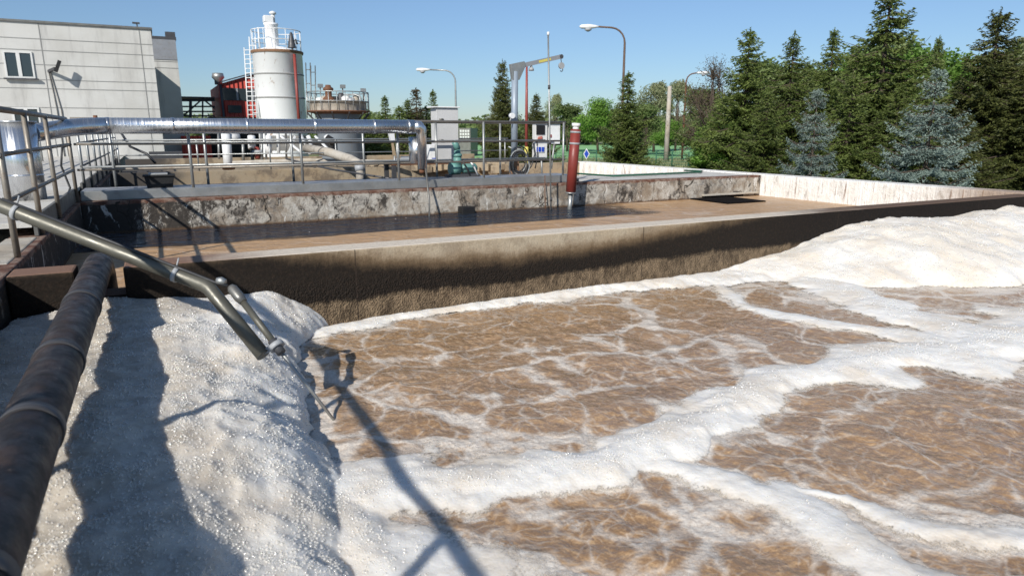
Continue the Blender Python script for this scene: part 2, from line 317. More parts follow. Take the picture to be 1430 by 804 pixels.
# ---- foam and water
WZ = -.62
def water_mat(name, far=False):
    t = NT(name); p = t.pos(); s = t.sep(p)
    p2 = t.n('CombineXYZ', {'X': s[0], 'Y': s[1], 'Z': 0.}).outputs[0]
    w1 = t.vmath('SUBTRACT', t.noisec(p2, 1.7, 4), (.5, .5, .5)); w2 = t.vmath('SUBTRACT', t.noisec(p2, 6, 2), (.5, .5, .5))
    q = t.vmath('ADD', p2, t.vmath('ADD', t.vmath('MULTIPLY', w1, (.36, .36, 0)), t.vmath('MULTIPLY', w2, (.08, .08, 0))))
    cov = t.n('Attribute', attribute_name='cov').outputs['Fac'] if not far else t.mr(t.noise(p2, .9, 5), .5, .8, 0, .2)
    ragn = t.math('SUBTRACT', t.noise(p2, 22, 5, .7), .5)
    def vein(sc, w, seed):
        d = t.n('TexVoronoi', {'Vector': t.map(q, (1, 1, 1), (seed, seed*2.3, 0)), 'Scale': sc}, feature='DISTANCE_TO_EDGE').outputs[0]
        gate = t.mr(t.noise(t.map(p2, (1, 1, 1), (seed, 1, 0)), sc*.6, 3), .34, .74, -.028, w, smooth=False)
        wid = t.math('ADD', gate, t.math('MULTIPLY', cov, .10))
        e = t.math('ADD', t.math('SUBTRACT', wid, d), t.math('MULTIPLY', ragn, .11))
        return t.mr(e, -.03, .07)
    v = t.math('MAXIMUM', vein(1.9, .11, 1.3), t.math('MULTIPLY', vein(4.4, .10, 4.1), .6))
    if not far: v = t.math('MAXIMUM', v, t.math('MULTIPLY', vein(10.5, .12, 7.7), .28))
    # torn rags of foam close to the streams
    rag = t.noise(q, 9, 8, .68)
    edge = t.math('ADD', t.math('MULTIPLY', t.math('SUBTRACT', rag, .5), 1.6), cov)
    rg = t.mr(edge, .62, 1.0)
    film = t.math('MAXIMUM', t.math('MULTIPLY', v, t.mr(t.noise(p2, 45, 5, .75), .3, .6, .45 if not far else .1, .92 if not far else .35)), rg, clamp=True)
    film = t.math('MULTIPLY', film, t.mr(t.noise(p2, 160, 3), .25, .6, .72, 1.))
    br = t.mix(t.mr(t.noise(q, 2.2, 7, .6), .35, .65), (.37, .235, .132), (.275, .17, .092))
    br = t.mix(t.mr(t.noise(q, 30, 5, .6), .45, .7), br, (.50, .33, .185))
    br = t.mix(1., br, t.ramp(t.noise(p2, 95, 4, .7), [(.3, .78), (.7, 1.12)]), 'MULTIPLY')
    fo = t.mix(t.noise(p2, 30, 5), (.70, .64, .56), (.80, .76, .70))
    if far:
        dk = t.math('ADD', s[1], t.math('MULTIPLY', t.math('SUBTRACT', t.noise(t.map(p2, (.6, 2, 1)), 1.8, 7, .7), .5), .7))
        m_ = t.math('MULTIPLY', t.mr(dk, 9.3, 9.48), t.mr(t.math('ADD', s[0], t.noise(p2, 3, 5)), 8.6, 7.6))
        br = t.mix(m_, t.mix(.6, br, (.50, .31, .16)), (.012, .022, .038))  # dark strip; bluish base colour paints in the sky reflected there
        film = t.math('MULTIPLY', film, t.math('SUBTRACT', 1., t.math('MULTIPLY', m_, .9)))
    c = t.mix(film, br, fo)
    rp = t.math('ADD', t.noise(p2, 11, 3, .5), t.math('MULTIPLY', t.noise(p2, 42, 3, .5), .35)); rp = t.math('ADD', rp, t.math('MULTIPLY', t.noise(t.map(q, (1, 1, 1)), 3.2, 3, .5), 2.0))
    rp = t.math('ADD', rp, t.math('MULTIPLY', film, t.math('MULTIPLY', t.noise(p2, 220, 2), .25)))
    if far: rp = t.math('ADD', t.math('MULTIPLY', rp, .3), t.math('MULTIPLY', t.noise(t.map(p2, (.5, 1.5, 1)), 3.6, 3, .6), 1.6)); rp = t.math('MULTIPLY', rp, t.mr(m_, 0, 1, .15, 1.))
    nrm = t.bump(rp, .015 if not far else .26, 1.)
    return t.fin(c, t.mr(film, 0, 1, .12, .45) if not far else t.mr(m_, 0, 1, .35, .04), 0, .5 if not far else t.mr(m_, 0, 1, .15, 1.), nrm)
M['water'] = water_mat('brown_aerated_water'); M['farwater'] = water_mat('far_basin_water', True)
def foam_mat():
    t = NT('bubbly_foam'); p = t.pos(); s = t.sep(p)
    th = t.n('Attribute', attribute_name='thick').outputs['Fac']
    wp = t.vmath('ADD', p, t.vmath('MULTIPLY', t.noisec(p, 9, 3), (.05, .05, .05)))
    c = t.mix(t.mr(t.noise(wp, 2.6, 5, .55), .42, .70), (.76, .74, .70), (.68, .61, .52))
    c = t.mix(t.math('MULTIPLY', t.mr(t.noise(wp, 8, 5, .6), .52, .74), .35), c, (.62, .52, .40))
    c = t.mix(t.math('MULTIPLY', t.mr(t.math('ADD', s[0], t.noise(p, 1.5, 5)), 6.2, 8.4), t.mr(t.noise(wp, 1.4, 5), .35, .6, .1, .6)), c, (.66, .58, .47))
    wet_shade = t.mr(t.math('ADD', s[0], t.math('MULTIPLY', t.noise(p, 3, 6, .65), .5)), .62, .12)
    c = t.mix(t.math('MULTIPLY', wet_shade, .7), c, t.mix(t.mr(t.noise(wp, 11, 6, .7), .4, .6), (.32, .26, .19), (.50, .44, .36)))  # brown collapsed foam at the left, darkened and warmed to paint in its shade
    c = t.mix(t.math('MULTIPLY', t.mr(th, .02, .0), .4), c, (.58, .46, .33))
    d1 = t.n('TexVoronoi', {'Vector': p, 'Scale': 60.}).outputs[0]
    b1 = t.math('SUBTRACT', 1., t.math('MULTIPLY', d1, d1))
    nrm = t.bump(t.math('ADD', t.math('MULTIPLY', b1, .5), t.math('MULTIPLY', t.noise(p, 18, 3, .5), 1.6)), .006, .5)
    t.fin(c, .55, 0, .35, nrm)
    t.b.inputs['Subsurface Weight'].default_value = 1.; t.b.inputs['Subsurface Radius'].default_value = (1., .92, .78); t.b.inputs['Subsurface Scale'].default_value = .05
    # lacy torn rim where the foam is thin
    hole = t.math('ADD', t.noise(t.map(wp, (1, 1, .1)), 16, 7, .72), t.math('MULTIPLY', t.math('SUBTRACT', t.noise(p, 110, 3), .5), .25))
    a = t.mr(t.math('SUBTRACT', t.math('MULTIPLY', th, 60.), t.math('SUBTRACT', t.math('MULTIPLY', hole, 2.6), 1.0)), -.25, .35)
    tr = t.n('BsdfTransparent'); mx = t.n('MixShader', {0: a, 1: tr.outputs[0], 2: t.b.outputs[0]}); t.t.links.new(mx.outputs[0], t.out.inputs[0])
    return t.m
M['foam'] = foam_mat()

# ------------------------------------------------------------------ numpy noise
_perm = rng.permutation(256); _perm = np.concatenate([_perm, _perm]); _ang = rng.rand(256)*2*np.pi
def perlin(x, y):
    xi = np.floor(x).astype(int); yi = np.floor(y).astype(int); xf = x-xi; yf = y-yi
    u = xf**3*(xf*(xf*6-15)+10); v = yf**3*(yf*(yf*6-15)+10)
    def g(ix, iy, dx, dy):
        a = _ang[_perm[(_perm[ix & 255]+iy) & 255]]; return np.cos(a)*dx+np.sin(a)*dy
    n00 = g(xi, yi, xf, yf); n10 = g(xi+1, yi, xf-1, yf); n01 = g(xi, yi+1, xf, yf-1); n11 = g(xi+1, yi+1, xf-1, yf-1)
    return (n00*(1-u)+n10*u)*(1-v)+(n01*(1-u)+n11*u)*v
def fbm(x, y, o=4, g=.5):
    s = 0; a = 1
    for i in range(o): s = s+a*perlin(x*2**i+17*i, y*2**i+31*i); a *= g
    return s
def billow(x, y, o=3, g=.5):
    s = 0; a = 1
    for i in range(o): s = s+a*(1-np.abs(perlin(x*2**i+7*i, y*2**i+3*i))*2.2)**1; a *= g
    return s
def sst(x, a, b): t_ = np.clip((x-a)/(b-a), 0, 1); return t_*t_*(3-2*t_)
def polyd(X, Y, pts):
    best = np.full(X.shape, 1e9); w = np.zeros(X.shape); h = np.zeros(X.shape)
    for (x0, y0, w0, h0), (x1, y1, w1, h1) in zip(pts[:-1], pts[1:]):
        dx, dy = x1-x0, y1-y0; t_ = np.clip(((X-x0)*dx+(Y-y0)*dy)/(dx*dx+dy*dy), 0, 1)
        d = np.hypot(X-x0-t_*dx, Y-y0-t_*dy); m = d < best
        best = np.where(m, d, best); w = np.where(m, w0+(w1-w0)*t_, w); h = np.where(m, h0+(h1-h0)*t_, h)
    return best, w, h
# foam streams on the aeration basin: (x, y, half width, height)
STREAMS = [
    [(.85, 5.25, .12, .05), (1.75, 5.45, .14, .07), (2.81, 5.5, .16, .10), (4.1, 5.5, .18, .12), (5.3, 5.4, .22, .12), (6.0, 5.3, .3, .15)],
    [(.45, 2.75, .25, .10), (.95, 2.66, .21, .10), (1.3, 2.56, .15, .09), (1.76, 2.45, .16, .10), (2.31, 2.52, .17, .11), (2.78, 2.69, .16, .11), (3.45, 2.86, .18, .10), (4.39, 2.78, .30, .11), (5.3, 2.6, .42, .12), (7., 2.6, .5, .1)],
    [(1.9, 2.42, .10, .06), (2.09, 2.22, .09, .05), (2.25, 1.85, .11, .06), (2.29, 1.52, .12, .06), (2.25, 1.1, .14, .06)],
    [(2.2, 2.0, .05, .03), (2.53, 1.66, .055, .04), (2.62, 1.4, .07, .045), (2.95, 1.1, .09, .05), (3.6, .9, .1, .05)],
    [(5.09, 5.1, .10, .04), (4.65, 4.3, .08, .04), (4.75, 3.8, .10, .05), (4.95, 3.4, .13, .06), (5.1, 2.9, .22, .08)],
    [(6.1, 4.8, .3, .1), (5.9, 4.1, .3, .1), (5.6, 3.4, .35, .1), (5.5, 2.8, .4, .1)],
    [(.45, 2.6, .3, .12), (.55, 2.2, .25, .1), (.75, 2.0, .2, .05), (.9, 1.5, .3, .03)],
]
THIN = [
    [(.8, 4.7, .10, 0), (1.0, 4.0, .09, 0), (1.13, 3.61, .06, 0), (1.35, 3.26, .05, 0), (1.66, 2.86, .05, 0), (2., 2.7, .04, 0)],
    [(3.96, 5.37, .05, 0), (3.7, 4.6, .05, 0), (3.44, 4.08, .06, 0), (3.17, 3.43, .04, 0), (3.04, 3.0, .05, 0)],
    [(.9, 4.6, .05, 0), (1.6, 4.3, .05, 0), (2.4, 4.1, .05, 0), (3.3, 4.3, .04, 0)],
    [(1.1, 3.6, .03, 0), (2.0, 3.35, .03, 0), (2.9, 3.2, .03, 0), (3.5, 2.95, .05, 0)],
    [(2.4, 2.3, .05, 0), (3.0, 2.2, .04, 0), (3.6, 2.4, .05, 0), (4.2, 2.3, .05, 0)],
    [(1.2, 2.3, .06, 0), (1.5, 1.9, .04, 0), (1.9, 1.8, .03, 0)],
]
def foam_fields(X, Y):
    wx = X+.10*fbm(X*1.8, Y*1.8, 4)+.035*fbm(X*8+5, Y*8, 3); wy = Y+.10*fbm(X*1.8+40, Y*1.8+9, 4)+.035*fbm(X*8+50, Y*8+5, 3)
    w0_ = 0; Hf = np.full(X.shape, -.05); cov = np.zeros(X.shape)
    for s in STREAMS:
        d, w, h = polyd(wx, wy, s); w = w*(1+.9*fbm(X*2.2+w0_, Y*2.2, 2)); r = d/np.maximum(w, .03); w0_ += 11
        Hf = np.maximum(Hf, .46*h*np.clip(1-(r/1.45)**2, 0, 1)**1.9-.04*sst(r, 1.38, 1.9))
        cov = np.maximum(cov, sst(r, 2.3, .8)*.97)
    for s in THIN:
        d, w, h = polyd(wx, wy, s); cov = np.maximum(cov, sst(d/w, 2.2, .2)*.72)
    # big heap on the left
    ed = np.interp(Y, [1.5, 2.2, 2.6, 3.1, 3.7, 4.3, 5.0, 5.6], [.42, .47, .55, .60, .62, .68, .80, 1.15])+.10*fbm(Y*1.6, Y*0+3., 3)+.05*fbm(X*5, Y*5, 3)
    e = (ed-X)
    top = .37+.05*fbm(X*1.1+2, Y*1.1, 2)-.10*sst(Y, 3.0, 1.8)
    heap = top*np.clip(e/.48, 0, 1)**.62-.05*sst(-e, 0, .05)
    heap += -.035*np.exp(-((X-.15-.1*np.sin(Y*1.7))/.12)**2)*sst(Y, 5.4, 4.5)
    Hf = np.maximum(Hf, np.where(e > -.05, heap, -.05)); cov = np.maximum(cov, sst(e, -.22, .0)*.9)
    # big heap on the right, rising to the wall
    gx = np.array([5.3, 5.75, 6.2, 6.7, 7.3, 8.5, 13]); gy = np.array([5.6, 5.05, 4.55, 4.1, 3.8, 3.6, 3.4])
    front = np.interp(X, gx, gy)+.16*fbm(X*1.5, Y*.7+5, 3)
    t_ = (Y-front)
    top = (.10+.36*sst(X, 5.6, 8.0))+.04*fbm(X*1.1, Y*1.1+8, 3)
    hp = top*np.clip(t_/np.interp(X, [5.5, 7, 9], [.5, 1.1, 1.5]), 0, 1)**.6-.05*sst(-t_, 0, .1)
    m = X > 5.2
    Hf = np.maximum(Hf, np.where(m & (t_ > -.1), hp, -.05)); cov = np.maximum(cov, np.where(m, sst(t_, -.35, .0)*.9, 0))
    k = sst(Hf, -.01, .06)
    kk = sst(Hf, .03, .3)
    lump = .04*fbm(X*1.7, Y*1.7, 2)*(.2+kk)+.012*(billow(X*3.4+3, Y*3.4, 2)-1.1)*(.1+.9*kk)+.003*fbm(X*11, Y*11, 2)
    Hf = Hf+k*lump
    return Hf, cov
def axis(segs):
    out = []
    for a, b, st in segs: out += list(np.arange(a, b, st))
    out.append(segs[-1][1]); return np.array(out)
def grid_mesh(name, xs, ys, Z, mat, attr, keep=None):
    nx, ny = len(xs), len(ys); X, Y = np.meshgrid(xs, ys)
    co = np.stack([X, Y, Z], -1).reshape(-1, 3)
    i = np.arange(ny-1)[:, None]*nx+np.arange(nx-1)[None, :]
    q = np.stack([i, i+1, i+nx+1, i+nx], -1).reshape(-1, 4)
    if keep is not None:
        kf = (keep[:-1, :-1] | keep[1:, :-1] | keep[:-1, 1:] | keep[1:, 1:]).reshape(-1); q = q[kf]
        used = np.zeros(len(co), bool); used[q.reshape(-1)] = True; idx = np.cumsum(used)-1
        co = co[used]; q = idx[q]; attr = {k: v.reshape(-1)[used] for k, v in attr.items()}
    me = bpy.data.meshes.new(name); me.vertices.add(len(co)); me.vertices.foreach_set('co', co.reshape(-1).astype(np.float32))
    me.loops.add(q.size); me.loops.foreach_set('vertex_index', q.reshape(-1).astype(np.int32))
    me.polygons.add(len(q)); me.polygons.foreach_set('loop_start', (np.arange(len(q))*4).astype(np.int32))
    me.polygons.foreach_set('use_smooth', np.ones(len(q), bool)); me.update(calc_edges=True)
    for k, v in attr.items():
        a = me.attributes.new(k, 'FLOAT', 'POINT'); a.data.foreach_set('value', v.reshape(-1).astype(np.float32))
    o = bpy.data.objects.new(name, me); C.objects.link(o); me.materials.append(mat); return o
xs = axis([(-.96, 3.2, .011), (3.2, 6.5, .018), (6.5, 12.05, .035)]); ys = axis([(-1.0, 1.0, .05), (1.0, 4.0, .011), (4.0, 5.52, .014)])
X, Y = np.meshgrid(xs, ys); Hf, cov = foam_fields(X, Y)
boil = .022*fbm(X*1.1+4, Y*1.1, 3)+.016*fbm(X*3.5, Y*3.5+7, 3)+.007*fbm(X*11, Y*11, 3)
wob = grid_mesh('aeration_water', xs, ys, WZ+boil, M['water'], {'cov': cov}); tag(wob, kind='structure')
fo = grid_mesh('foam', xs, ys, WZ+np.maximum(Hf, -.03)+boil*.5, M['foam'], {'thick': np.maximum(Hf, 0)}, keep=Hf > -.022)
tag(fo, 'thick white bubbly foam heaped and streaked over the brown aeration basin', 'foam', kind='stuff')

# real bubbles, thousands of little domes sitting on the thick foam
def bubble_mat():
    t = NT('bubble_film'); p = t.pos()
    t.fin((.80, .78, .74), .09, 0, .9); t.b.inputs['IOR'].default_value = 1.8
    tr = t.n('BsdfTransparent'); f = t.n('LayerWeight', {'Blend': .35}).outputs['Facing']
    m = t.n('MixShader', {0: t.mr(f, 0, 1., .42, .75), 1: tr.outputs[0], 2: t.b.outputs[0]}); t.t.links.new(m.outputs[0], t.out.inputs[0]); return t.m
M['bubble'] = bubble_mat()
Zf = WZ+np.maximum(Hf, -.03)+boil*.5; r_ = np.random.RandomState(21)
dens = sst(Hf, .015, .07)*(.25+.75*sst(billow(X*3, Y*3, 2), .6, 1.6)); sp_x = np.gradient(xs)[None, :]; sp_y = np.gradient(ys)[:, None]
dist2 = X**2+Y**2+2.4; wgt = (dens*sp_x*sp_y/dist2).reshape(-1); wgt[(Y.reshape(-1) < .9)] = 0; wgt /= wgt.sum()
NB = 70000; pick = r_.choice(len(wgt), NB, p=wgt); cx_ = X.reshape(-1)[pick]; cy_ = Y.reshape(-1)[pick]; cz_ = Zf.reshape(-1)[pick]
jx = (r_.rand(NB)-.5)*.011; jy = (r_.rand(NB)-.5)*.011
gx = (np.gradient(Zf, axis=1)/sp_x).reshape(-1)[pick]; gy = (np.gradient(Zf, axis=0)/sp_y).reshape(-1)[pick]
rad = .0014+.0042*r_.rand(NB)**4; rad *= 1+.35*np.sqrt(dist2.reshape(-1)[pick])/4
nrm_ = np.stack([-gx, -gy, np.ones(NB)], -1); nrm_ /= np.linalg.norm(nrm_, axis=1, keepdims=True)
ctr = np.stack([cx_+jx, cy_+jy, cz_+jx*gx+jy*gy], -1)
ta = np.cross(nrm_, [0., 1., .01]); ta /= np.linalg.norm(ta, axis=1, keepdims=True); tb = np.cross(nrm_, ta)
SEG = 7; loc = [(0, 0, 1.)]
for pol in (42, 78, 112):
    for k in range(SEG): a = 2*math.pi*(k+.5*(pol == 78))/SEG; loc.append((math.sin(R(pol))*math.cos(a), math.sin(R(pol))*math.sin(a), math.cos(R(pol))))
loc = np.array(loc); nv = len(loc)
co = ctr[:, None, :]+rad[:, None, None]*(loc[None, :, 0:1]*ta[:, None, :]+loc[None, :, 1:2]*tb[:, None, :]+loc[None, :, 2:3]*nrm_[:, None, :])
tris = []
for k in range(SEG):
    n_ = (k+1) % SEG; tris.append((0, 1+k, 1+n_))
    for rg in range(2): a, b = 1+rg*SEG+k, 1+rg*SEG+n_; tris += [(a, a+SEG, b+SEG), (a, b+SEG, b)]
tris = np.array(tris); fi = (tris[None]+(np.arange(NB)*nv)[:, None, None]).reshape(-1, 3)
me = bpy.data.meshes.new('foam_bubbles'); me.vertices.add(NB*nv); me.vertices.foreach_set('co', co.reshape(-1).astype(np.float32))
me.loops.add(fi.size); me.loops.foreach_set('vertex_index', fi.reshape(-1).astype(np.int32)); me.polygons.add(len(fi))
me.polygons.foreach_set('loop_start', (np.arange(len(fi))*3).astype(np.int32)); me.polygons.foreach_set('use_smooth', np.ones(len(fi), bool)); me.update(calc_edges=True)
me.materials.append(M['bubble']); o = bpy.data.objects.new('foam_bubbles', me); C.objects.link(o)
tag(o, 'glistening single bubbles standing on top of the thick white foam', 'bubbles', kind='stuff')

# ------------------------------------------------------------------ ground
def sheet(name, x0, x1, y0, y1, z, mat, n=1):
    m = MB(); m.add([(x0, y0, z), (x1, y0, z), (x1, y1, z), (x0, y1, z)], [(0, 1, 2, 3)]); return tag(m.build(name, mat), kind='structure')
GZ = -1.3
# ground with a hole where the basins are: four sheets joined in one mesh
m = MB(); L = 1500
for x0, x1, y0, y1 in ((-L, -3.2, -L, L), (12.6, L, -L, L), (-3.2, 12.6, -L, -2), (-3.2, 12.6, 27.9, L)):
    m.add([(x0, y0, GZ), (x1, y0, GZ), (x1, y1, GZ), (x0, y1, GZ)], [(0, 1, 2, 3)])
tag(m.build('ground', M['ground']), kind='structure')
sheet('pavement', -60, -1.3, 2, 36, -.12, M['deckconc'])
fa = MB(); fp = [at(560, 226, 52), at(1150, 226, 52), at(1500, 200, 130), at(300, 200, 130)]
fa.add([(p.x, p.y, GZ+.02) for p in fp], [(0, 1, 2, 3)]); tag(fa.build('field', M['field']), kind='structure')
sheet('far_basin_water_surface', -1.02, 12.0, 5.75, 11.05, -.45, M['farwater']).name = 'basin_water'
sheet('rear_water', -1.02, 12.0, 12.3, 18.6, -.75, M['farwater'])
# basin floor so that nothing opens to the sky under the water
tag(MB().box(-3.2, 12.6, -2, 27.9, -3.2, -3.0).build('basin_floor', M['concrete']), kind='structure')

# ------------------------------------------------------------------ basin walls
def wall(name, label, x0, x1, y0, y1, z0, z1, mat, bev=.012):
    return tag(MB().box(x0, x1, y0, y1, z0, z1).build(name, mat, bevel=bev), label, 'wall')
wall('dividing_wall', 'long low dividing wall, brown and black stained above the foam, pale along its top', -.30, 12.0, 5.5, 5.8, -3, 0, M['divide'], .015)
wall('dividing_wall', 'short dark brown stub of the dividing wall left of the black pipe', -.99, -.60, 5.5, 5.8, -3, 0, M['divide'], .015)
MB().box(-.60, -.30, 5.52, 5.78, -3, -.2).build('pipe_notch', M['divide'], [o for o in C.objects if o.get('label', '').startswith('short dark brown stub')][0])
wall('basin_wall', 'patchy black and white old concrete basin wall under the grey walkway', -1.0, 12.0, 11.0, 11.22, -3, 0, M['farwall'])
wall('basin_wall', 'white concrete side wall with brown vertical streaks, in front of the spruces', 12.0, 12.45, -2, 18.75, -3, .012, M['sidewall'])
wall('basin_wall', 'dark shaded side wall below the left walkway and the railing posts', -1.3, -1.0, -2, 24.0, -3, -.004, M['farwall'])
wall('basin_wall', 'plain beige concrete wall crossing behind the walkway', -1.0, 12.0, 18.45, 18.75, -3, .0, M['beige'])
wall('basin_wall', 'mottled grey and tan wall farthest behind the walkway, below the pipework', -1.0, 12.45, 27.6, 27.9, -3, .0, M['beige'])
wall('concrete_ledge', 'pale chipped concrete ledge below the near end of the left walkway', -1.30, -1.06, 6.05, 7.5, -.35, -.0, M['concrete']) .location.z += .004
sheet('gravel_strip', -1.0, 12.0, 18.75, 27.6, -.25, M['beige'])
# ribs on the far part of the side wall are cast buttress strips
m = MB()
for i in range(17): m.box(11.955, 12.0, 12.6+i*.34, 12.66+i*.34, -.6, -.03)
sw = [o for o in C.objects if o.name.startswith('basin_wall') and 'white concrete side' in o.get('label', '')][0]
m.build('wall_rib', M['sidewall'], sw)
# outlet opening and square stub
e = MB()
M['void'] = NT('dark_opening').fin((.004, .003, .003), .9, 0, .1)  # near-black colour stands for the shade inside the opening
q = [onY(*p_, 10.985) for p_ in ((973, 291.5), (1038, 288), (1038, 270), (985, 274.5))]
ob = tag(MB().prism([(p_.x, p_.z) for p_ in q], 'y', 10.985, 10.999).build('overflow_opening', M['void']), 'black overflow opening at the far right end of the patchy wall, at water level', 'overflow opening')
MB().box(9.95, 11.0, 9.9, 10.99, -.47, -.425).build('reflection_slab', M['void'], ob, .01)  # black slab on the water standing for the opening's dark reflection
MB().box(q[3].x-.1, 11.9, 10.93, 10.999, q[3].z+.01, q[3].z+.05).build('lip', M['concrete'], ob, .01)
tag(MB().box(4.62, 4.86, 10.78, 10.99, -.62, -.33).build('stub_post', M['black'], bevel=.008), 'small square black stub standing in the water against the patchy wall', 'stub')

# ------------------------------------------------------------------ walkways
D = .13
wk = empty('walkway', (3, 11.7, 0), 'grey steel walkway crossing between the basins behind the front railing', 'walkway')
MB().box(-1.0, 7.2, 11.24, 11.94, D-.04, D).build('deck', M['grey'], wk)
MB().box(-1.0, 7.2, 11.16, 11.225, .004, D+.006).build('edge_channel', M['galv'], wk, .004)
MB().box(-1.0, 7.2, 11.95, 12.0, 0.0, D-.006).build('edge_channel', M['galv'], wk, .004)
tag(MB().box(5.35, 7.2, 12.08, 12.95, -.2, .03).build('equipment_plinth', M['deckconc'], bevel=.012), 'small pale concrete plinth under the davit crane and control boxes', 'plinth')
tag(MB().box(7.21, 12.0, 11.23, 12.9, -.2, -.006).build('concrete_slab', M['deckconc'], bevel=.012), 'broad pale concrete slab capping the patchy wall on the right', 'slab')
lw = empty('walkway', (-2, 12, 0), 'white plank walkway on the left with the upright silver duct', 'walkway')
m = MB()
for i in range(54): m.box(-4.6, -1.1, 7.6+i*.3, 7.6+i*.3+.292, D-.05, D)
m.build('deck', M['deckconc'], lw, .003)
MB().box(-1.09, -1.06, 7.6, 11.15, 0.0, D+.05).build('toe_plate', M['galv_dark'], lw); MB().box(-1.09, -1.06, 12.3, 23.8, 0, D+.05).build('toe_plate', M['galv_dark'], lw)
nw = MB()
for i in range(16): nw.box(-2.75, -.93, -1.9+i*.42, -1.9+i*.42+.4, D-.07, D)
tag(nw.build('near_walkway', M['deckconc'], bevel=.004), 'near dark edged walkway in shadow left of the black pipe', 'walkway')

# ------------------------------------------------------------------ railings
def railing(label, runs, posts, tops, matp, matr, r=.021, ends=()):
    root = empty('railing', (*posts[0][:2], 0), label, 'railing', 'tube railings along the walkways')
    for x, y, zb in posts: MB().tube([(x, y, zb), (x, y, tops[0])], r, 12).build('post', matp, root)
    for k, z in enumerate(tops):
        MB().tube([(x, y, z) for x, y in runs], r*(1.08 if k == 0 else .8), 12).build('top_rail' if k == 0 else 'rail', matr, root)
    return root
ZT = (1.12, .78, .43)
railing('front galvanised railing of the crossing walkway, carrying the silver pipe', [(-1.0, 11.2), (6.95, 11.2)], [(.44+1.595*i, 11.185, 0.0) for i in range(4)]+[(6.9, 11.185, 0)], ZT, M['galv'], M['rail_warm'])
railing('rear railing of the crossing walkway, behind the black tub and the teal pump', [(-1.0, 12.05), (7.0, 12.05)], [(-.6, 12.04, 0), (.7, 12.04, 0), (2.04, 12.04, 0), (3.27, 12.04, 0), (4.65, 12.04, 0), (5.98, 12.04, 0)], ZT, M['galv'], M['galv'])
railing('near left railing with slim tube posts, running to the end of the silver pipe', [(-1.05, 6.3), (-1.05, 11.15)], [(-1.045, y, 0) for y in (.55, 2.2, 6.37, 7.72, 9.1, 11.15)], ZT, M['rail_warm'], M['galv_dark'], .024)
nr_ = [o for o in C.objects if o.get('label', '').startswith('near left railing')][0]
MB().tube([(-1.05, -1., 1.12), (-1.05, 6.3, 1.12)], .026, 12).build('top_rail', M['galv_dark'], nr_)
railing('left walkway railing beyond the crossing, seen as a close row of posts', [(-1.05, 12.4), (-1.05, 23.6)], [(-1.045, 12.45+1.38*i, 0) for i in range(9)], ZT, M['galv'], M['galv_dark'], .022)
railing('outer railing on the far side of the white plank walkway', [(-2.9, 14.0), (-2.9, 23.6)], [(-2.9, 14.05+1.35*i, D) for i in range(8)], ZT, M['galv'], M['galv'], .022)
def seg(y0, y1, X0, X1): pass
railing('long low railing beside the rear basin in front of the pipework', [(-.9, 18.6), (9.5, 18.6)], [(-.8+1.7*i, 18.6, 0) for i in range(7)], (.75, .4), M['galv'], M['galv'], .02)

# ------------------------------------------------------------------ insulated pipe and duct
ip = empty('insulated_pipe', (1, 11.05, 0), 'long silver clad horizontal pipe ending in a downward elbow', 'pipe')
yy = 11.06; zz = 1.03; rp = .112
path = [(-1.35, 10.35, .93), (-1.2, 10.6, .96), (-1.0, 10.86, 1.0), (-.8, 11.0, 1.02), (-.55, yy, zz)]
MB().tube(path, rp, 28).build('bend_section', M['shiny'], ip)
MB().tube([(-.55, yy, zz), (1.2, yy, zz), (3.88, yy, zz)], rp*.98, 32).build('straight_section', M['shiny'], ip)
for x in (-.55, .25, 1.25, 2.25, 3.2, 3.78):
    MB().tube([(x-.018, yy, zz), (x+.018, yy, zz)], rp*1.03, 32).build('joint_band', M['shiny'], ip)
MB().tube([(3.86, yy, zz), (3.96, yy, zz-.01), (4.0, yy, zz-.05), (4.01, yy, zz-.13), (4.01, yy, .33)], [.11, .11, .1, .085, .078], 28).build('down_pipe', M['shiny'], ip)
MB().cyl(3.99, yy+.16, .42, .86, .15, n=28).build('insulated_sleeve', M['shiny'], ip)
MB().cyl(4.0, yy, .26, .33, .05).build('outlet', M['rust'], ip)
MB().tube([(-.72, 11.14, 1.13), (-.67, 11.14, 1.13)], .04, 16).build('flange', M['rust'], ip)
tag(MB().tube([(4.03, 10.95, .34), (4.0, 10.75, -.2), (3.98, 10.72, -.7)], .016, 10).build('drain_rod', M['galv_dark']), 'thin steel rod dropping from the silver elbow into the water', 'rod')
dk = empty('duct', (-1.47, 10.2, D), 'upright silver cylinder standing on the white planks at the far left', 'duct')
MB().cyl(-1.47, 10.2, D, 1.06, .2, n=40).build('body', M['shiny'], dk)
MB().cyl(-1.47, 10.2, 1.06, 1.075, .212, n=40).build('cap', M['shiny'], dk); MB().cyl(-1.47, 10.2, .42, .44, .206, n=40).build('joint_band', M['shiny'], dk)
tag(MB().tube([(-1.02, 11.1, .78), (-1.12, 11.0, .74), (-1.16, 11.0, .5), (-1.1, 11.05, .2), (-1.12, 11.0, .14)], .014, 8).build('cable', M['rubber']), 'dark cable hanging at the corner post of the left railing', 'cable')

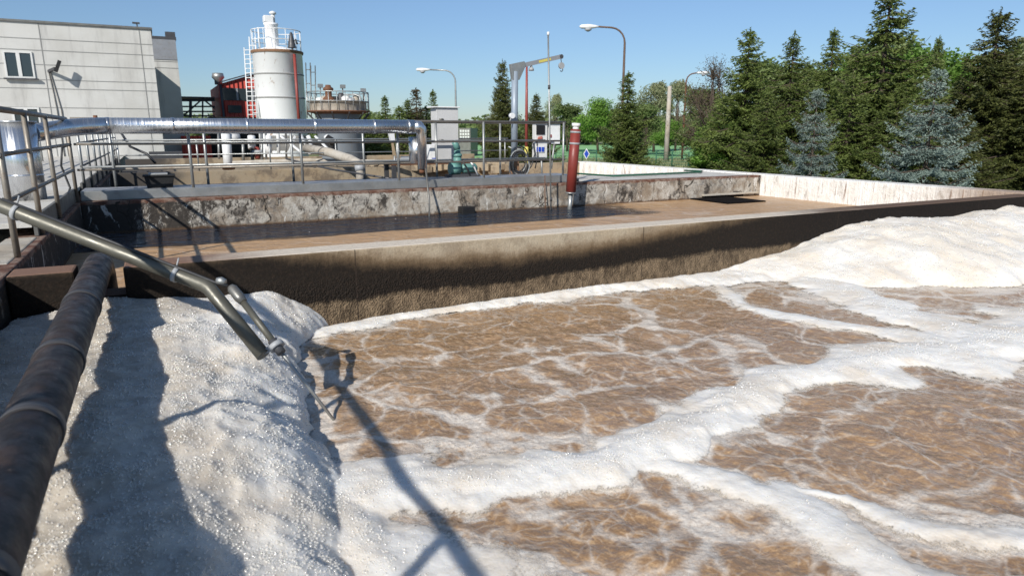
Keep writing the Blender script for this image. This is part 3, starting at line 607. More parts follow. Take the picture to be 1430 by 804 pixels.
# ------------------------------------------------------------------ foreground dark pipe and arm
bp = empty('black_pipe', (-.44, 3, .1), 'thick black bitumen coated pipe slanting up from the bottom left corner', 'pipe')
PX, PZ, PR = -.478, -.04, .096
path = [(PX, -1.2, PZ), (PX, 2, PZ), (PX, 5.85, PZ)]+arc((PX, 5.9, PZ-.2), .2, math.pi/2, 0, (0, 1, 0), (0, 0, 1), 6)+[(PX, 6.12, -.8)]
MB().tube(path, PR, 36).build('body', M['pipe'], bp)
for y in (1.7, 2.62, 3.42, 4.5): MB().tube([(PX, y-.03, PZ), (PX, y+.03, PZ)], PR+.006, 36).build('clamp_band', M['darkgrey'], bp)
arm = empty('sensor_arm', (-1.05, 3.2, 1.12), 'bent grey tube arm reaching from the left over the foam with a probe rod', 'sensor arm')
DA = 3.75; Bp = at(290, 400, DA); Cp = at(368, 496, DA-.1); e0 = at(0, 287, DA-.05); d = (Bp-e0).normalized()
A0 = e0-d*((e0.x+1.12)/d.x)
MB().tube([A0, e0, Bp-d*.06, Bp-d*.02, Bp+(Cp-Bp)*.03, Bp+(Cp-Bp)*.12, Cp], .039, 20).build('tube', M['armgrey'], arm)
MB().tube([A0-d*.02, A0+d*.1], .055, 18).build('rail_clamp', M['galv_dark'], arm)
for px in (24, 246):
    p = e0.lerp(Bp, px/290)
    MB().tube([p-d*.012, p+d*.012], .0455, 18).build('cable_tie', M['clampgrey'], arm); MB().tube([p+Vector((0, 0, .03)), p+Vector((.02, 0, .09))], .005, 6).build('tie_tail', M['clampgrey'], arm)
of = Vector((0, -.012, .045))
MB().tube([e0.lerp(Bp, .02)+of, e0.lerp(Bp, .5)+of, e0.lerp(Bp, .93)+of, at(300, 394, DA), at(318, 399, DA)], .009, 8).build('cable', M['rubber'], arm)
MB().tube([at(303, 392, DA), at(309, 392, DA), at(315, 394, DA)], [.018, .022, .016], 10).build('connector', M['galv'], arm)
p0 = at(322, 400, DA); p1 = at(340, 422, DA-.03); p2 = at(386, 483, DA-.1); r3 = ray(474, 596); p3 = r3*((WZ-.05-EYE)/r3.z)+Vector((0, 0, EYE))
MB().tube([p0, p0.lerp(p1, .15), p0.lerp(p1, .7), p1], [.018, .028, .03, .022], 16).build('probe_head', M['galv_dark'], arm)
MB().tube([p1, p2], .019, 14).build('probe_tube', M['armgrey'], arm)
MB().tube([p2, p3], [.012, .008], 10).build('probe_rod', M['galv'], arm)
dd_ = (p2-p1).normalized(); MB().tube([p2-dd_*.014, p2+dd_*.014], .042, 18).build('clamp', M['clampgrey'], arm)
MB().tube([p2-dd_*.04, p2+dd_*.05], .026, 14).build('clamp_nut', M['darkgrey'], arm)
MB().beam(Cp-(Cp-Bp).normalized()*.02, p2, .02, .03).build('bracket', M['clampgrey'], arm)

# ------------------------------------------------------------------ things along the crossing walkway
mt = empty('level_meter', (6.72, 10.62, -.45), 'oxide red cylinder with silver bands hanging at the end of the railing', 'level meter')
a = onY(797, 268, 10.62); b = onY(804, 181, 10.62); c_ = onY(795, 303, 10.62)
ax = (b-a).normalized()
MB().tube([a, b], .092, 28).build('body', M['redpaint'], mt)
MB().tube([a-ax*.01, a-ax*.03], .1, 24).build('flange', M['galv'], mt); MB().tube([a-ax*.03, c_], .042, 20).build('stem', M['galv'], mt)
for f in (.76, .94): MB().tube([a.lerp(b, f), a.lerp(b, f)+ax*.035], .096, 24).build('band', M['clampgrey'], mt)
MB().tube([b, b+ax*.03, b+ax*.05, b+ax*.06, b+ax*.11], [.06, .055, .05, .078, .078], 22).build('cap', M['white'], mt)
a = onY(770, 305, 10.7); b = onY(765.5, 50, 10.7)
pm = empty('tall_pole', (a.x, a.y, a.z), 'thin white tall pole standing in the water beside the red cylinder', 'pole')
MB().tube([a-Vector((0, 0, .2)), b], .0145, 12).build('pole', M['galv'], pm)
MB().tube([b, b+Vector((0, 0, .06))], .022, 10).build('tip', M['white'], pm)
for f in (.42, .72, .1): p = a.lerp(b, f); MB().tube([p, p+Vector((0, 0, .07))], .023, 10).build('coupling', M['darkgrey'], pm)
tag(MB().tube([onY(761, 245, 11.0), onY(761, 270, 10.9), onY(762, 302, 10.85)], .008, 8).build('chain', M['rust']), 'rusty thin chain hanging down the patchy wall left of the tall pole', 'chain')

# black tub
tub = empty('tub', (-.02, 11.65, D), 'black plastic tub with a clear lid standing on the walkway', 'tub')
c0 = at(223, 262, 10.6); tx = c0.x
MB().prism([(-.17, 0), (.17, 0), (.2, .17), (-.2, .17)], 'y', -.14, .14).build('body', M['black'], tub, .01)
MB().box(-.22, .22, -.16, .16, .165, .19).build('rim', M['black'], tub, .006)
MB().box(-.14, .12, -.11, .11, .19, .215).build('lid', M['clampgrey'], tub, .006)
for ch in tub.children: ch.matrix_parent_inverse.identity()
tub.location = (0, 11.6, D)

# cabinet
def pbox(name, px0, px1, py0, py1, Y, dep, mat, parent=None, bev=.006):
    a = onY(px0, py0, Y); b = onY(px1, py1, Y)
    return MB().box(a.x, b.x, Y, Y+dep, b.z, a.z).build(name, mat, parent, bev)
cb = empty('cabinet', (4.9, 12.6, 0), 'tall pale grey concrete like cabinet behind the walkway railing', 'cabinet')
t, c, h = concrete('cabinet_grey', (.56, .56, .56), (.44, .44, .44), (.52, .52, .51), damt=.3); M['cabinet'] = t.fin(c, .8)
pbox('body', 609, 641, 151, 226, 12.5, .3, M['cabinet'], cb); pbox('roof', 605, 642.5, 148.5, 151, 12.46, .36, M['white'], cb)
for yy_ in (167, 196): MB().tube([onY(614, yy_, 12.48), onY(619, yy_, 12.48)], .02, 8).build('bracket', M['galv_dark'], cb)
tag(pbox('junction_box', 600, 608, 202, 225, 12.55, .2, M['white']), 'small white junction box left of the tall grey cabinet', 'junction box')
fr = empty('support_frame', (4.6, 12.5, 0), 'dark rusty steel frame under the tall grey cabinet', 'frame')
MB().box(3.9, 5.55, 12.42, 12.5, .33, .39).build('beam', M['rust'], fr, .004); MB().box(3.9, 5.55, 12.9, 12.98, .33, .39).build('beam', M['rust'], fr, .004)
MB().box(3.8, 5.6, 12.5, 12.9, .395, .41).build('platform', M['darkgrey'], fr)
for x in (3.95, 5.4):
    for y in (12.46, 12.94): MB().box(x-.04, x+.04, y-.035, y+.035, -.75, .33).build('leg', M['darkgrey'], fr)
tag(MB().box(-.22, .22, -.1, .12, 0, .06).add([(-.15, -.05, .06), (.12, -.05, .06), (.1, .08, .11), (-.1, .08, .1)], [(0, 1, 2, 3)]).build('tarpaulin', M['blue'], bevel=.02), 'crumpled blue tarpaulin on the steel frame beside the teal pump', 'tarpaulin').location = (4.95, 12.65, .412)
tag(MB().box(-.18, .2, -.09, .1, 0, .045).add([(-.1, -.05, .045), (.12, -.05, .045), (.08, .08, .08), (-.1, .08, .075)], [(0, 1, 2, 3)]).build('plastic_bag', M['clampgrey'], bevel=.015), 'pale plastic bag lying on the steel frame behind the silver elbow', 'bag').location = (4.25, 12.62, .412)
# teal pump
pu = empty('pump', (5.2, 12.0, D), 'teal painted pump with motor and bent hoses on the walkway', 'pump')
MB().box(-.26, .44, -.15, .15, 0, .05).build('base_plate', M['darkgrey'], pu, .006)
MB().tube([(-.2, 0, .17), (.02, 0, .17)], .12, 24).build('casing', M['teal'], pu)
MB().tube([(.06, 0, .17), (.1, 0, .17), (.38, 0, .17), (.42, 0, .17)], [.07, .1, .1, .06], 24).build('motor', M['teal'], pu)
MB().tube([(-.02, 0, .25), (-.02, 0, .42)], .085, 20).build('discharge', M['teal'], pu)
MB().tube([(-.02, 0, .42), (-.02, 0, .47), (-.02, 0, .48), (-.02, 0, .6)], [.1, .1, .07, .06], 20).build('flange', M['teal'], pu)
MB().tube([(-.02, 0, .58), (-.06, 0, .68), (-.1, 0, .72)], [.075, .06, .05], 16).build('valve_elbow', M['teal'], pu)
for x in (.12, .3): MB().tube([(x-.08, -.13, .32), (x, -.15, .2), (x+.08, -.15, .03)], .018, 8).build('hose', M['rubber'] if x < .2 else M['white'], pu)
for ch in pu.children: ch.matrix_parent_inverse.identity()
pu.location = (4.98, 11.78, D); pu.scale = (.88, .88, .88)

# davit crane
M['colgrey'] = paint('blue_grey_paint', (.27, .32, .38), .45, .1)
dv = empty('davit_crane', (6.1, 12.6, 0), 'grey davit crane with a tilted jib and a hanging pulley', 'crane')
YD = 12.62
a = onY(718, 219, YD); b = onY(719, 100, YD)
MB().tube([a, b], .068, 20).build('column', M['colgrey'], dv)
q = [onY(*p, YD) for p in ((712, 90), (731, 86), (733, 92), (724, 112), (715, 112))]
MB().prism([(p.x, p.z) for p in q], 'y', YD-.05, YD+.05).build('head', M['galv'], dv, .005)
j0 = onY(728, 92, YD); j1 = onY(783, 79.5, YD)
MB().beam(j0, j1, .07, .085).build('jib', M['grey'], dv)
s0 = j0.lerp(j1, .42); s1 = j0.lerp(j1, .72)
MB().beam(s0, s1, .076, .045).build('rating_plate', M['yellow'], dv)
MB().tube([j1-Vector((0, .04, 0)), j1+Vector((0, .04, 0))], .045, 16).build('tip_sheave', M['darkgrey'], dv)
w0 = onY(784, 92, YD)
MB().tube([j1, w0+Vector((0, 0, .05))], .008, 6).build('rope', M['galv_dark'], dv)
MB().tube([w0-Vector((0, .02, 0)), w0+Vector((0, .02, 0))], .065, 20).build('pulley', M['clampgrey'], dv)
MB().tube(arc(w0-Vector((0, 0, .08)), .035, math.pi*.5, -math.pi*.8, (1, 0, 0), (0, 0, 1), 8), .009, 8).build('hook', M['darkgrey'], dv)
g = onY(742, 92, YD); MB().tube([g, g-Vector((0, 0, .04)), g-Vector((0, 0, .05)), g-Vector((0, 0, .1))], [.02, .03, .05, .055], 16).build('bell', M['clampgrey'], dv)
MB().tube([onY(741, 88, YD), g], .012, 6).build('bell_bracket', M['darkgrey'], dv)
c1 = onY(711, 162, YD)-Vector((0, .12, 0)); MB().tube([c1-Vector((0, .04, 0)), c1+Vector((0, .04, 0))], .055, 20).build('winch_drum', M['white'], dv)
MB().tube([c1, c1+Vector((-.06, 0, -.14))], .012, 8).build('crank', M['clampgrey'], dv); MB().beam(c1, onY(718, 162, YD), .04, .04).build('winch_bracket', M['galv'], dv)
MB().tube([a+Vector((0, 0, .03)), a-Vector((0, 0, .03))], .085, 20).build('collar', M['galv'], dv)
MB().tube([onY(710, 205, YD), onY(727, 212, YD)], .015, 8).build('handle', M['galv'], dv)
MB().prism([(a.x-.11, -.1), (a.x+.1, -.1), (a.x+.07, a.z-.03), (a.x-.02, a.z-.03)], 'y', YD-.08, YD+.08).build('stand', M['wood'], dv, .005)
# hose coil
hc = empty('hose_coil', (6.6, 12.5, .2), 'black and grey hose looped in a coil beside the control boxes', 'hose')
for i in range(9):
    cx_, cz_ = 6.62+.02*rng.randn(), .33+.03*rng.randn(); rx, rz_ = .16+.08*rng.rand(), .2+.12*rng.rand(); y_ = 12.4+.03*i/2; ph = rng.rand()*6
    pts = [(cx_+rx*math.cos(k*math.pi/12), y_+.02*math.sin(k), cz_+rz_*math.sin(k*math.pi/12)) for k in range(25)]
    MB().tube(pts, .013, 8, cap=False).build('loop', M['rubber'] if i % 3 else M['galv'], hc)
MB().tube([(6.9, 12.4, .8), (6.95, 12.38, .5), (6.88, 12.4, .25), (6.75, 12.4, .12)], .014, 8).build('loop', M['rubber'], hc)
MB().tube([(7.02, 12.42, .75), (7.03, 12.4, .45), (6.98, 12.42, .2)], .012, 8).build('loop', M['rubber'], hc)
# control boxes
k1 = empty('control_panel', (6.75, 12.38, 0), 'tall white control box with a black display and a blue lettered sign', 'control box')
pbox('body', 748, 764, 171, 221, 12.42, .14, M['offwhite'], k1); pbox('display', 749.5, 761, 175, 188, 12.4, .015, M['black'], k1, .002)
pbox('sunshade', 747, 766, 169, 171.5, 12.36, .2, M['darkgrey'], k1)
pbox('sign', 749, 760.5, 204, 213, 12.405, .01, M['white'], k1, 0)
m = MB()
for x0, x1 in ((749.6, 751), (752.2, 755.6), (756.6, 760)):
    a = onY(x0, 205.5, 12.398); b = onY(x1, 212, 12.398); m.box(a.x, b.x, 12.396, 12.404, b.z, a.z)
m.build('sign_lettering', M['blue'], k1)
a = onY(750, 190, 12.4); b = onY(757, 198, 12.4); MB().prism([(a.x, b.z), (b.x, b.z+.02), (b.x, a.z), (a.x+.03, a.z-.02)], 'y', 12.39, 12.41).build('warning_sticker', paint('sticker_red', (.5, .16, .12)), k1)
k2 = empty('control_panel', (7.0, 12.4, 0), 'small white switch box with a red button right of the black display', 'control box')
pbox('body', 767, 782, 173, 201, 12.42, .16, M['white'], k2); pbox('roof', 765.5, 783.5, 171, 173, 12.38, .22, M['greenpost'], k2)
pbox('handle', 768.5, 770.5, 188, 192, 12.405, .012, M['mastred'], k2, 0)
MB().tube([onY(756, 221, 12.45), onY(757, 247, 12.45)], .02, 10).build('post', M['galv'], k1); MB().tube([onY(774, 200, 12.45), onY(770, 236, 12.45)], .02, 10).build('post', M['galv'], k2)
# thin pipe lying on the slab
tag(MB().tube([onY(796, 242, 11.9), onY(800, 242, 11.9), Vector((8.6, 11.9, .03)), Vector((11.2, 12.1, .03)), Vector((11.55, 12.4, .03)), Vector((11.4, 12.85, .03))], .02, 10).build('hose', M['greenpost']), 'thin green hose lying along the pale concrete slab', 'hose')
tag(MB().box(7.15, 7.35, 11.3, 11.38, .0, .06).build('hose_clamp', M['darkgrey'], bevel=.008), 'small dark clamp on the slab right of the red cylinder', 'clamp')
# dispenser behind the railing below the silver pipe
dp = empty('dosing_unit', (3.75, 13, .2), 'small white dosing unit on a bracket under the silver pipe', 'dosing unit')
MB().prism([(p.x, p.z) for p in [onY(*p, 13.0) for p in ((543, 185), (550, 185), (551, 197), (546, 198))]], 'y', 12.96, 13.08).build('head', M['white'], dp, .004)
MB().prism([(p.x, p.z) for p in [onY(*p, 13.0) for p in ((547, 198), (549, 198), (553, 217), (549, 218))]], 'y', 12.98, 13.04).build('bracket', M['beige'], dp, .004)
MB().tube([onY(551, 216, 13.0), onY(551, 250, 13.0)], .02, 8).build('post', M['galv'], dp)

# ------------------------------------------------------------------ street lamps, mast, pole
M['lamprust'] = paint('rusted_lamp_pole', (.15, .10, .075), .75, .1, .3, (.08, .045, .03), 6, .6)
def lamp(px, py, d, side, label, mat, base_py=None, hd=1.0, kh=1.0):
    """px,py = top of the bend; side = -1 arm points left"""
    p = at(px, 226, d); base = Vector((p.x, p.y, GZ)); top = at(px, py, d).z; rt = Vector((math.cos(YAW), -math.sin(YAW), 0))*side
    root = empty('street_lamp', base, label, 'street lamp', 'street lamps around the plant')
    r = .75*kh; tz = top-base.z
    pts = [Vector((0, 0, 0)), Vector((0, 0, tz*.45)), Vector((0, 0, tz-r))]+[rt*(r*(1-math.cos(a)))+Vector((0, 0, tz-r+r*math.sin(a))) for a in (.3, .6, .9, 1.2, 1.5)]
    endp = pts[-1]+rt*(1.3*hd)+Vector((0, 0, .05))
    MB().tube([base+q for q in pts+[endp]], [.085, .075, .055]+[.045]*6, 12).build('pole', mat, root)
    e = base+endp
    m = MB(); 
    m.tube([e-rt*.15, e+rt*.05, e+rt*.35, e+rt*.75, e+rt*.85], [.04, .08, .12, .10, .03], 16)
    m.build('lamp_head', M['white'], root)
    MB().tube([e+rt*.4-Vector((0, 0, .08)), e+rt*.4-Vector((0, 0, .16)), e+rt*.4-Vector((0, 0, .24))], [.13, .19, .06], 18).build('lamp_glass', M['clampgrey'], root)
    return root
lamp(866.5, 45, 36, -1, 'tallest rusty brown street lamp, in front of the round green spruce', M['lamprust'], hd=.62)
lamp(638, 101, 48, -1, 'grey street lamp rising behind the tall grey cabinet', M['galv'], hd=.9)
lamp(952, 105, 52, 1, 'rusty street lamp with a short arm pointing right, beside the concrete pole', M['rust'], hd=.25, kh=.8)
p = at(930, 226, 50); tp = at(930, 122, 50)
tag(MB().tube([(p.x, p.y, GZ), (p.x, p.y, tp.z)], [.2, .14], 12).build('utility_pole', M['concrete']), 'plain pale concrete pole at the edge of the field', 'pole')
p = at(735, 226, 24); a = at(735, 205, 24); b = at(735, 92, 24)
ms = empty('mast', (p.x, p.y, GZ), 'slender red mast with a yellow base behind the davit crane', 'mast')
MB().tube([(p.x, p.y, a.z), (p.x, p.y, a.z+(b.z-a.z)*.5), (p.x, p.y, b.z)], [.055, .05, .035], 14).build('shaft', M['mastred'], ms); MB().tube([(p.x, p.y, GZ), (p.x, p.y, a.z)], .07, 14).build('base_section', M['yellow'], ms)
# green mesh fence with the blue diamond sign
fn = empty('fence', at(830, 226, 44), 'green mesh fence in front of the field', 'fence'); fn.location.z = GZ
P0 = at(776, 226, 46); P1 = at(985, 226, 40); ft = at(820, 210, 44).z
for k in range(11):
    q = P0.lerp(P1, k/10); MB().tube([(q.x, q.y, GZ), (q.x, q.y, ft)], .04, 8).build('post', M['greenpost'], fn)
m = MB()
for k in range(6): z = GZ+.1+k*(ft-GZ-.15)/5; m.beam((P0.x, P0.y, z), (P1.x, P1.y, z), .015, .02)
for k in range(150): q = P0.lerp(P1, k/149); m.beam((q.x, q.y, GZ+.05), (q.x, q.y, ft-.02), .007, .007)
m.build('mesh_panel', M['greenpost'], fn)
sg = empty('diamond_sign', at(819, 215, 42), 'small blue diamond sign with a white border on the green fence', 'sign'); c1 = sg.location.copy()
rtv = Vector((math.cos(YAW), -math.sin(YAW), 0)); fw = Vector((math.sin(YAW), math.cos(YAW), 0)); up = Vector((0, 0, 1))
def dia(c, w, h, th):
    v = [c+rtv*w*i+up*h*j for i, j in ((-1, 0), (0, -1), (1, 0), (0, 1))]
    return MB().add([p for p in v]+[p+fw*th for p in v], [(0, 1, 2, 3), (7, 6, 5, 4), (0, 4, 5, 1), (1, 5, 6, 2), (2, 6, 7, 3), (3, 7, 4, 0)])
dia(c1, .2, .34, .03).build('border', M['white'], sg); dia(c1-fw*.01, .15, .265, .008).build('face', M['blue'], sg)
# small far shed with glass block wall
sh = empty('shed', at(655, 190, 62), 'small grey shed with white block windows at the field edge', 'shed'); sh.location.z = GZ
a = at(641, 193, 62); b = at(658, 179, 62); cc = at(667, 193, 66)
v = [Vector((a.x, a.y, 0)), Vector((at(657, 193, 62).x, at(657, 193, 62).y, 0)), Vector((cc.x, cc.y, 0)), Vector((cc.x+a.x-at(657, 193, 62).x, cc.y+a.y-at(657, 193, 62).y, 0))]
MB().add([Vector((p.x, p.y, GZ)) for p in v]+[Vector((p.x, p.y, b.z)) for p in v], [(0, 1, 5, 4), (1, 2, 6, 5), (2, 3, 7, 6), (3, 0, 4, 7), (4, 5, 6, 7)]).build('wall', M['galv_dark'], sh)
dirv = (v[1]-v[0])
for i in range(4):
    for j in range(3):
        s0 = v[0]+dirv*(.08+.22*i); s1 = v[0]+dirv*(.24+.22*i); z0 = a.z-.1+.28*j+.08; o_ = -fw*.03
        MB().add([Vector((s0.x, s0.y, z0))+o_, Vector((s1.x, s1.y, z0))+o_, Vector((s1.x, s1.y, z0+.2))+o_, Vector((s0.x, s0.y, z0+.2))+o_], [(0, 1, 2, 3)]).build('window', M['offwhite'], sh)

# ------------------------------------------------------------------ concrete office building, left
YB = 36.0
bd = empty('concrete_building', (-9, YB, GZ), 'large pale precast concrete building with thin panel joints at the left', 'building')
c0 = onY(217, 100, YB); XR = c0.x; zr = onY(212, 42, YB).z
cut = []
MB().box(-32, XR, YB, YB+2.4, GZ, zr).build('wall', M['panel'], bd); MB().box(-32, XR, YB+2.42, YB+5, GZ, onY(216, 93, 41.).z).build('rear_wing', M['panel'], bd)
MB().box(-32.1, XR+.06, YB-.07, YB+2.45, zr+.003, zr+.09).build('roof', M['galv_dark'], bd)
for py in (57.5, 73, 92.5, 113, 125, 151):
    z = onY(110, py+ (0 if py > 0 else 0), YB).z; MB().box(-32, XR+.003, YB-.012, YB+.0, z-.013, z+.013).build('panel_joint', M['joint'], bd)
for px in (57, 196):
    x = onY(px, 60, YB).x; MB().box(x-.014, x+.014, YB-.014, YB, GZ, zr).build('panel_joint', M['joint'], bd)
def window(px0, px1, py0, py1, parent, mull=True):
    a = onY(px0, py0, YB); b = onY(px1, py1, YB)
    f = MB(); w = .065; x0, x1, z0, z1 = a.x, b.x, b.z, a.z; y0, y1 = YB-.06, YB+.02
    f.box(x0, x1, y0, y1, z0, z0+w).box(x0, x1, y0, y1, z1-w, z1).box(x0, x0+w, y0+.002, y1, z0+w, z1-w).box(x1-w, x1, y0+.002, y1, z0+w, z1-w)
    if mull: f.box((x0+x1)/2-.065, (x0+x1)/2+.065, y0+.001, y1, z0+w, z1-w)
    o = f.build('window', M['offwhite'], parent)
    for s_ in ((x0+w, (x0+x1)/2-.065), ((x0+x1)/2+.065, x1-w)):
        MB().box(s_[0], s_[1], YB-.02, YB-.012, z0+w, z1-w).build('pane', M['glass'], o)
    MB().box(x0-.08, x1+.12, YB-.16, YB-.062, z0-.07, z0-.005).build('sill', M['darkgrey'], o)
window(3, 50, 71, 110, bd); window(16, 58, 150, 175, bd)
window(-60, -16, 68, 108, bd)
# floodlight, conduits and antenna
a = onY(68, 100, YB)
fl = MB(); o = MB().beam(a, a+Vector((.3, -.5, .1)), .1, .1).build('floodlight_bracket', M['darkgrey'], bd); o.name = 'floodlight'
MB().beam(a+Vector((.3, -.5, -.05)), a+Vector((.5, -.5, .42)), .16, .12).build('lamp_head', M['black'], o)
for dx in (0., .16): MB().tube([(a.x+dx*.3, YB-.03, a.z), (a.x+.1+dx, YB-.03, a.z-1.6), (a.x+.14+dx, YB-.03, GZ)], .022, 6).build('conduit', M['galv_dark'], bd)
a = onY(192, 42, YB); MB().tube([(a.x, YB+.3, zr), (a.x, YB+.3, zr+.25)], .03, 6).build('antenna', M['darkgrey'], bd)
MB().box(a.x-.18, a.x+.12, YB+.25, YB+.35, zr+.25, zr+.32).build('antenna_head', M['darkgrey'], bd)
# rear block
YC = 41.0
b2 = empty('concrete_building', (1, YC, GZ), 'narrow lower concrete block adjoining the right end of the big pale building', 'building')
a = onY(242, 56, YC); MB().box(XR-.5, a.x+.1, YC+.002, YC+8, GZ, a.z).build('wall', M['panel'], b2)
MB().box(-2.62, a.x+.14, YC-.04, YC+8.04, a.z+.003, a.z+.14).build('roof', M['darkgrey'], b2)
MB().box(-2.6, a.x+.1, YC-.03, YC-.002, a.z-1.0, a.z-.003).build('fascia', M['grey'], b2); MB().box(a.x-.35, a.x+.12, YC+.1, YC+.5, a.z+.143, a.z+.4).build('roof_vent', M['darkgrey'], b2)
for py in (86, 95): z = onY(230, py, YC).z; MB().box(-2.6, a.x+.1, YC-.012, YC, z-.013, z+.013).build('panel_joint', M['joint'], b2)
# truss bridge
tb = empty('pipe_bridge', onY(272, 160, 46), 'dark steel truss bridge between the concrete block and the red shed', 'bridge'); YT = 46
def seg(p, q, w=.12, name='truss_bar', mat='darkgrey', par=tb, Y_=YT): MB().beam(onY(*p, Y_), onY(*q, Y_), w, w).build(name, M[mat], par)
a = onY(249, 135, YT); b = onY(300, 138, YT); MB().box(a.x, b.x, YT-.3, YT+1.2, b.z, a.z+.0).build('roof', M['darkgrey'], tb)
for p, q in (((250, 140), (300, 140)), ((250, 149), (300, 149)), ((250, 156), (300, 156)), ((250, 162), (300, 162)), ((283, 136), (283, 165)), ((256, 162), (282, 139)), ((284, 139), (300, 152)), ((266, 140), (266, 165))):
    seg(p, q, .16 if p[1] == 140 else .09)
# red shed
rs = empty('red_shed', onY(320, 160, 44), 'dark red corrugated shed with a long window band and a rooftop ventilator', 'shed'); rs.location.z = GZ; YR = 44
a = onY(305, 118, YR); b = onY(352, 104, YR); 
m = MB(); x0, x1 = a.x, onY(365, 100, YR).x; zl, zh = a.z, onY(352, 100, YR).z
m.add([(x0, YR, GZ), (x1, YR, GZ), (x1, YR, zh), (x0, YR, zl), (x0, YR+6.5, GZ), (x1, YR+6.5, GZ), (x1, YR+6.5, zh), (x0, YR+6.5, zl)], [(0, 1, 2, 3), (4, 7, 6, 5), (0, 3, 7, 4), (1, 5, 6, 2), (3, 2, 6, 7)]).build('wall', M['redsheet'], rs)
m = MB(); m.beam((x0-.1, YR-.1, zl+.06), (x1, YR-.1, zh+.06), .2, .06); m.build('roof_edge', M['darkgrey'], rs)
a = onY(309, 123, YR-.04); b = onY(353, 141, YR-.04)
f = MB().box(a.x, b.x+.3, YR-.05, YR-.01, b.z, a.z).build('window', M['glass'], rs)
for px in (309, 331, 353): x = onY(px, 130, YR).x; MB().box(x-.05, x+.05, YR-.09, YR-.052, b.z, a.z).build('frame', M['grey'], f)
a = onY(318, 147, YR-.04); b = onY(338, 158, YR-.04); MB().box(a.x, b.x, YR-.05, YR-.01, b.z, a.z).build('window', M['glass'], rs)
MB().tube([(x0+.1, YR-.08, zl), (x0+.16, YR-.08, GZ)], .07, 8).build('downpipe', M['darkgrey'], rs)
a = onY(307, 112, YR); MB().tube([(a.x, YR+1, a.z-.2), (a.x, YR+1, a.z+.05), (a.x, YR+1, a.z+.2), (a.x, YR+1, a.z+.45)], [.22, .22, .35, .3], 12).build('ventilator', M['galv'], rs)
tag(MB().box(onY(290, 166, 43).x, onY(420, 166, 43).x, 42.2, 43.2, GZ, onY(320, 164, 43).z).build('machine_hall', M['black']), 'low dark equipment enclosure between the red shed and the silver pipe', 'enclosure')
for i, (p0, p1, mt_, lb) in enumerate(((238, 292, 'redsheet', 'low red cabin seen between the railing bars left of the white silo'),)):
    a = onY(p0+15, 190, 40); b = onY(p1+5, 222, 40); o = MB().box(a.x, b.x, 40, 42, GZ, a.z).build('red_cabin', M[mt_], bevel=.01); tag(o, lb, 'cabin')

# ------------------------------------------------------------------ white silo
def at_axis(px, d): p = at(px, 170, d); return p.x, p.y
ds = 33.0; sx, sy = at_axis(394.5, ds); rs_ = 32.5*ds/FOC
zt = at(393, 74, ds-1).z
si = empty('silo', (sx, sy, GZ), 'tall white rust flecked silo with a caged ladder and a rooftop filter', 'silo')
MB().lathe(sx, sy, [(rs_, GZ), (rs_, zt), (rs_+.04, zt+.02), (rs_+.04, zt+.08), (.1, zt+.35), (.001, zt+.36)], 48).build('shell', M['silo'], si)
for py in (104, 136.5): z = at(393, py, ds-1).z; MB().lathe(sx, sy, [(rs_+.0, z-.04), (rs_+.02, z-.02), (rs_+.02, z+.02), (rs_, z+.04)], 48).build('seam_band', M['joint'], si)
MB().lathe(sx, sy, [(rs_+.041, zt-.04), (rs_+.06, zt+.02), (rs_+.06, zt+.07), (rs_+.041, zt+.09)], 48).build('rim', M['wood'], si)
fx, fy = at_axis(388.5, ds-.3); fz = at(388, 42, ds).z
MB().lathe(fx, fy, [(.30, zt+.1), (.30, fz), (.33, fz+.02), (.33, fz+.1), (.001, fz+.12)], 24).build('filter_unit', M['silo'], si)
MB().box(fx-.33, fx+.1, fy-.25, fy+.2, fz+.12, fz+.42).build('fan', M['white'], si, .03); MB().cyl(fx+.12, fy, fz+.1, fz+.5, .09).build('stack', M['white'], si); MB().lathe(fx+.12, fy, [(.06, fz+.5), (.16, fz+.52), (.16, fz+.6), (.02, fz+.66)], 14).build('stack_cap', M['white'], si)
hz = zt+1.0
m = MB()
for k in range(14):
    an = 2*math.pi*k/14; m.tube([(sx+rs_*.98*math.cos(an), sy+rs_*.98*math.sin(an), zt+.1), (sx+rs_*.98*math.cos(an), sy+rs_*.98*math.sin(an), hz)], .018, 6)
for z in (hz, hz-.45): m.tube([(sx+rs_*.98*math.cos(2*math.pi*k/28), sy+rs_*.98*math.sin(2*math.pi*k/28), z) for k in range(29)], .022, 6, cap=False)
m.build('roof_railing', M['white'], si)
ax_, ay_ = at_axis(371, ds); MB().tube([(ax_, ay_, zt), (ax_, ay_, at(370, 43, ds).z)], .04, 8).build('vent_pipe', M['white'], si)
rx_, ry_ = at_axis(411.5, ds-rs_+.25)
MB().tube([at(408, 72, ds-1.2), at(409, 60, ds-1.2), at(413, 56, ds-1.2), at(415, 62, ds-1.2)], .05, 8).build('fill_pipe_bend', M['darkgrey'], si)
MB().tube([at(411, 76, ds-1.35), at(417.5, 170, ds-1.35)], .07, 10).build('fill_pipe', M['mastred'], si)
MB().lathe(*at_axis(415, ds-.9), [(.2, zt+.15), (.16, zt+.3), (.1, zt+.6), (.06, zt+.8), (.001, zt+.85)], 14).build('valve', M['darkgrey'], si)
